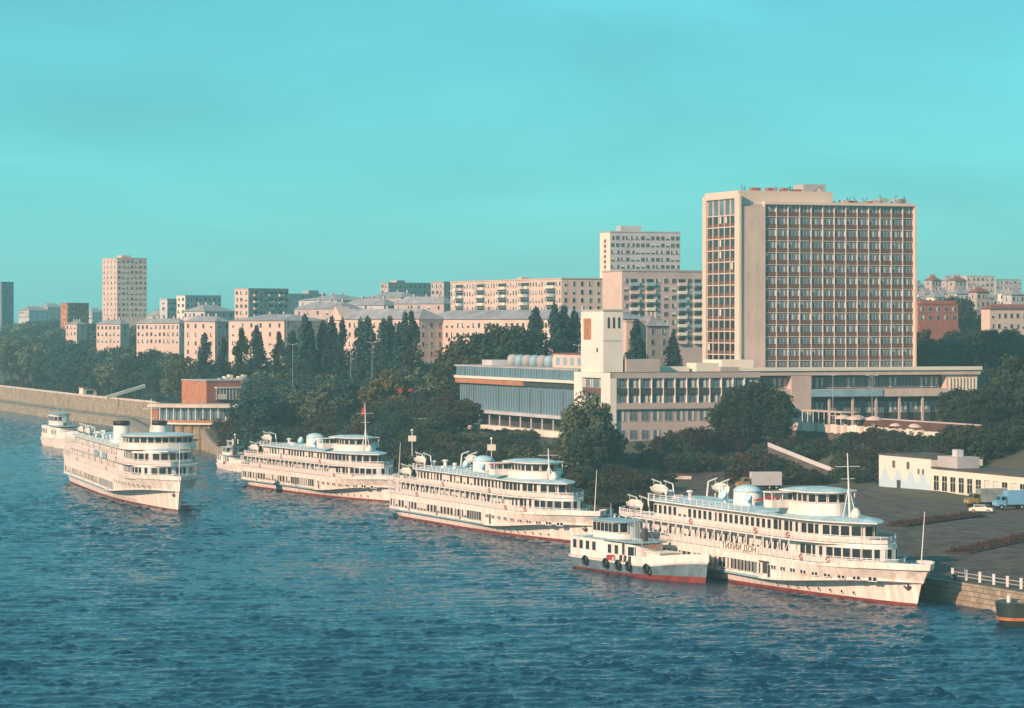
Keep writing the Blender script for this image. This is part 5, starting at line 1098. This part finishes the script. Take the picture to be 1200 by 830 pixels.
# quay railing on the port yard
qr = shpts(378, 425, 3.4); r = thing('quay_railing', 'white posts and rails along the edge of the port yard', 'railing', (qr[0][0]+2.5, qr[0][1], 3.0))
pm = MB(); pm.box(-.16, .16, -.16, .16, 0, 1.35); pm.box(-.2, .2, -.2, .2, 1.35, 1.45); pm = pm.mesh('railing_post', RAILM); b = MB()
for i, p in enumerate(qr):
    q = (p[0]-qr[0][0], p[1]-qr[0][1], .05); obj('railing_post', pm, r, q)
    if i:
        o_ = (qr[i-1][0]-qr[0][0], qr[i-1][1]-qr[0][1], .05)
        for zz in (.5, 1.0): b.tube((o_[0], o_[1], zz), (q[0], q[1], zz), .05, n=4)
b.build('railing_bar', GREYL, r)
for k, (pa, pb, lb) in enumerate((((1050, 616), (1142, 604), 'low rust-brown planted strip across the middle of the port yard'), ((1120, 649), (1215, 628), 'low rust-brown planted strip by the quay railing'))):
    A = (PX(pa[0], YW(pa[1], 3)), YW(pa[1], 3)); Bq = (PX(pb[0], YW(pb[1], 3)), YW(pb[1], 3)); ln = math.hypot(Bq[0]-A[0], Bq[1]-A[1])
    r = thing('planting_strip', lb, 'planting', (A[0], A[1], 3.02), math.atan2(Bq[1]-A[1], Bq[0]-A[0]))
    b = MB(); b.box(0, ln, -2.2, 2.2, 0, .14); b.build('kerbed_bed', mat('bed_soil', (.055, .032, .024), .95, .3, .8), r)
    g = np.random.default_rng(k+3); n_ = 2600; c = np.stack([g.uniform(.2, ln-.2, n_), g.uniform(-2, 2, n_), .14+.55*g.uniform(0, 1, n_)**2], -1); d_ = g.normal(size=(n_, 3)); d_ /= np.linalg.norm(d_, axis=1)[:, None]
    tx = np.cross(d_, g.normal(size=(n_, 3))); tx /= np.linalg.norm(tx, axis=1)[:, None]; ty = np.cross(d_, tx); v = np.stack([c-tx*.16, c-ty*.1, c+tx*.16, c+ty*.1], 1).reshape(-1, 3)
    me = bpy.data.meshes.new('low_plants'); me.from_pydata(v.tolist(), [], np.arange(4*n_).reshape(-1, 4).tolist()); me.materials.append(LEAF[3]); tag(obj('low_plants', me, r), kind='stuff')
bm_ = MB(); bm_.lathe([(.32, 0), (.26, .15), (.24, .6), (.4, .72), (.38, .85), (.1, .92)], 10); bm_ = bm_.mesh('bollard', DARKM, True)
for Y in np.arange(400, 640, 19.0): tag(obj('bollard', bm_, None, (sx(Y)+1.1, Y, tz(sx(Y)+1.1, Y)+.05)), 'squat black mooring bollard on the quay edge', 'bollard', 'mooring bollards along the quay')
# vehicles
wm = MB(); wm.tube((0, -.14, 0), (0, .14, 0), .5, n=14); wm.tube((0, -.16, 0), (0, .16, 0), .22, n=10, mi=1); wm = wm.mesh('wheel', [BLACK, STEEL])
def truck(px, py, rz, label, cab, box_m, L=7.5, boxh=2.6, cat='truck', name='truck', bxl=None):
    Y = YW(py, 3.02); x = PX(px, Y); r = thing(name, label, cat, (x, Y, 3.03), rz)
    b = MB(); b.box(-L*.5, L*.5, -.45, .45, .55, .85); b.build('chassis', DARKM, r)
    b = MB(); b.box(-L*.5, L*.18, -1.2, 1.2, .95, .95+boxh); b.box(-L*.5-.04, L*.18+.04, -1.24, 1.24, .95, 1.1); b.build('cargo_box', box_m, r)
    cb = MB(); xs = [(L*.22, .7), (L*.22, 2.6), (L*.36, 2.6), (L*.40, 1.75), (L*.5, 1.6), (L*.5, .7)]; n_ = len(xs)
    cb.add([(x_, -1.1, z_) for x_, z_ in xs]+[(x_, 1.1, z_) for x_, z_ in xs], [tuple(range(n_)), tuple(range(2*n_-1, n_-1, -1))]+[(i, (i+1) % n_, n_+(i+1) % n_, n_+i) for i in range(n_)]); cb = cb.build('cab', cab, r)
    b = MB(); b.add([(L*.365, -.95, 2.5), (L*.365, .95, 2.5), (L*.408, .95, 1.82), (L*.408, -.95, 1.82)], [(0, 1, 2, 3)]); b.build('windshield', GLASS, cb)
    for s_ in (-1, 1): b = MB(); b.add([(L*.24, s_*1.12, 1.8), (L*.37, s_*1.12, 1.8), (L*.345, s_*1.12, 2.45), (L*.24, s_*1.12, 2.45)], [(0, 1, 2, 3)]); b.build('side_window', GLASS, cb)
    for s_ in (-1, 1): b = MB(); b.tube((L*.5, s_*.8, 1.1), (L*.5+.06, s_*.8, 1.1), .16, n=10); b.build('headlight', CREAMF, cb)
    for xx in (-L*.38, -L*.22, L*.36):
        for s_ in (-1, 1): obj('wheel', wm, r, (xx, s_*1.05, .5))
    return r
TARP = mat('grey_tarpaulin', (.26, .29, .28), .8, .2, .5); OCH = mat('ochre_paint', (.30, .20, .06), .5, .15); VBLUE = mat('blue_vehicle_paint', (.17, .38, .55), .4, .1)
truck(889, 574, R(188), 'truck with ochre cab and pale grey box body behind the moored ship', OCH, GREYL, 9.5, 2.8)
truck(1155, 594, R(195), 'truck with grey tarpaulin body parked by the warehouse', OCH, TARP, 8.0, 2.5)
truck(1186, 597, R(192), 'light blue van truck parked by the warehouse', VBLUE, VBLUE, 7.0, 2.6)
Y = YW(601, 3.02); r = thing('car', 'cream saloon car parked in front of the trucks', 'car', (PX(1150, Y), Y, 3.03), R(-15))
prof = [(-2.2, .35), (-2.25, .85), (-1.6, .95), (-1.1, 1.45), (.5, 1.45), (1.1, .98), (2.1, .85), (2.2, .35)]; n_ = len(prof); b = MB()
b.add([(x_, -.82 if z_ < 1.2 else -.65, z_) for x_, z_ in prof]+[(x_, .82 if z_ < 1.2 else .65, z_) for x_, z_ in prof], [tuple(range(n_)), tuple(range(2*n_-1, n_-1, -1))]+[(i, (i+1) % n_, n_+(i+1) % n_, n_+i) for i in range(n_)]); cb = b.build('body', CREAM, r)
b = MB(); b.add([(-1.35, -.80, 1.0), (.9, -.80, 1.0), (.45, -.69, 1.4), (-1.05, -.69, 1.4)], [(0, 1, 2, 3)]); b.build('side_window', GLASS, r); b = MB(); b.add([(1.06, -.68, 1.03), (1.06, .68, 1.03), (.56, .56, 1.42), (.56, -.56, 1.42)], [(0, 1, 2, 3)]); b.build('windshield', GLASS, r)
for xx in (-1.35, 1.35):
    for s_ in (-1, 1): obj('wheel', wm, r, (xx, s_*.78, .33), 0, .66)

# ------------------------------------------------------------------ haze
b = MB(); b.box(-2600, 2600, -700, 3060, -4.2, 92)
HZM = bpy.data.materials.new('haze_air'); HZM.use_nodes = True; t = HZM.node_tree; t.nodes.clear()
o_ = t.nodes.new('ShaderNodeOutputMaterial'); pvn = t.nodes.new('ShaderNodeVolumePrincipled'); pvn.inputs['Color'].default_value = (.50, .92, 1, 1); pvn.inputs['Density'].default_value = .00018; pvn.inputs['Anisotropy'].default_value = 0.0
t.links.new(pvn.outputs[0], o_.inputs['Volume'])
tag(b.build('haze', HZM), kind='stuff')
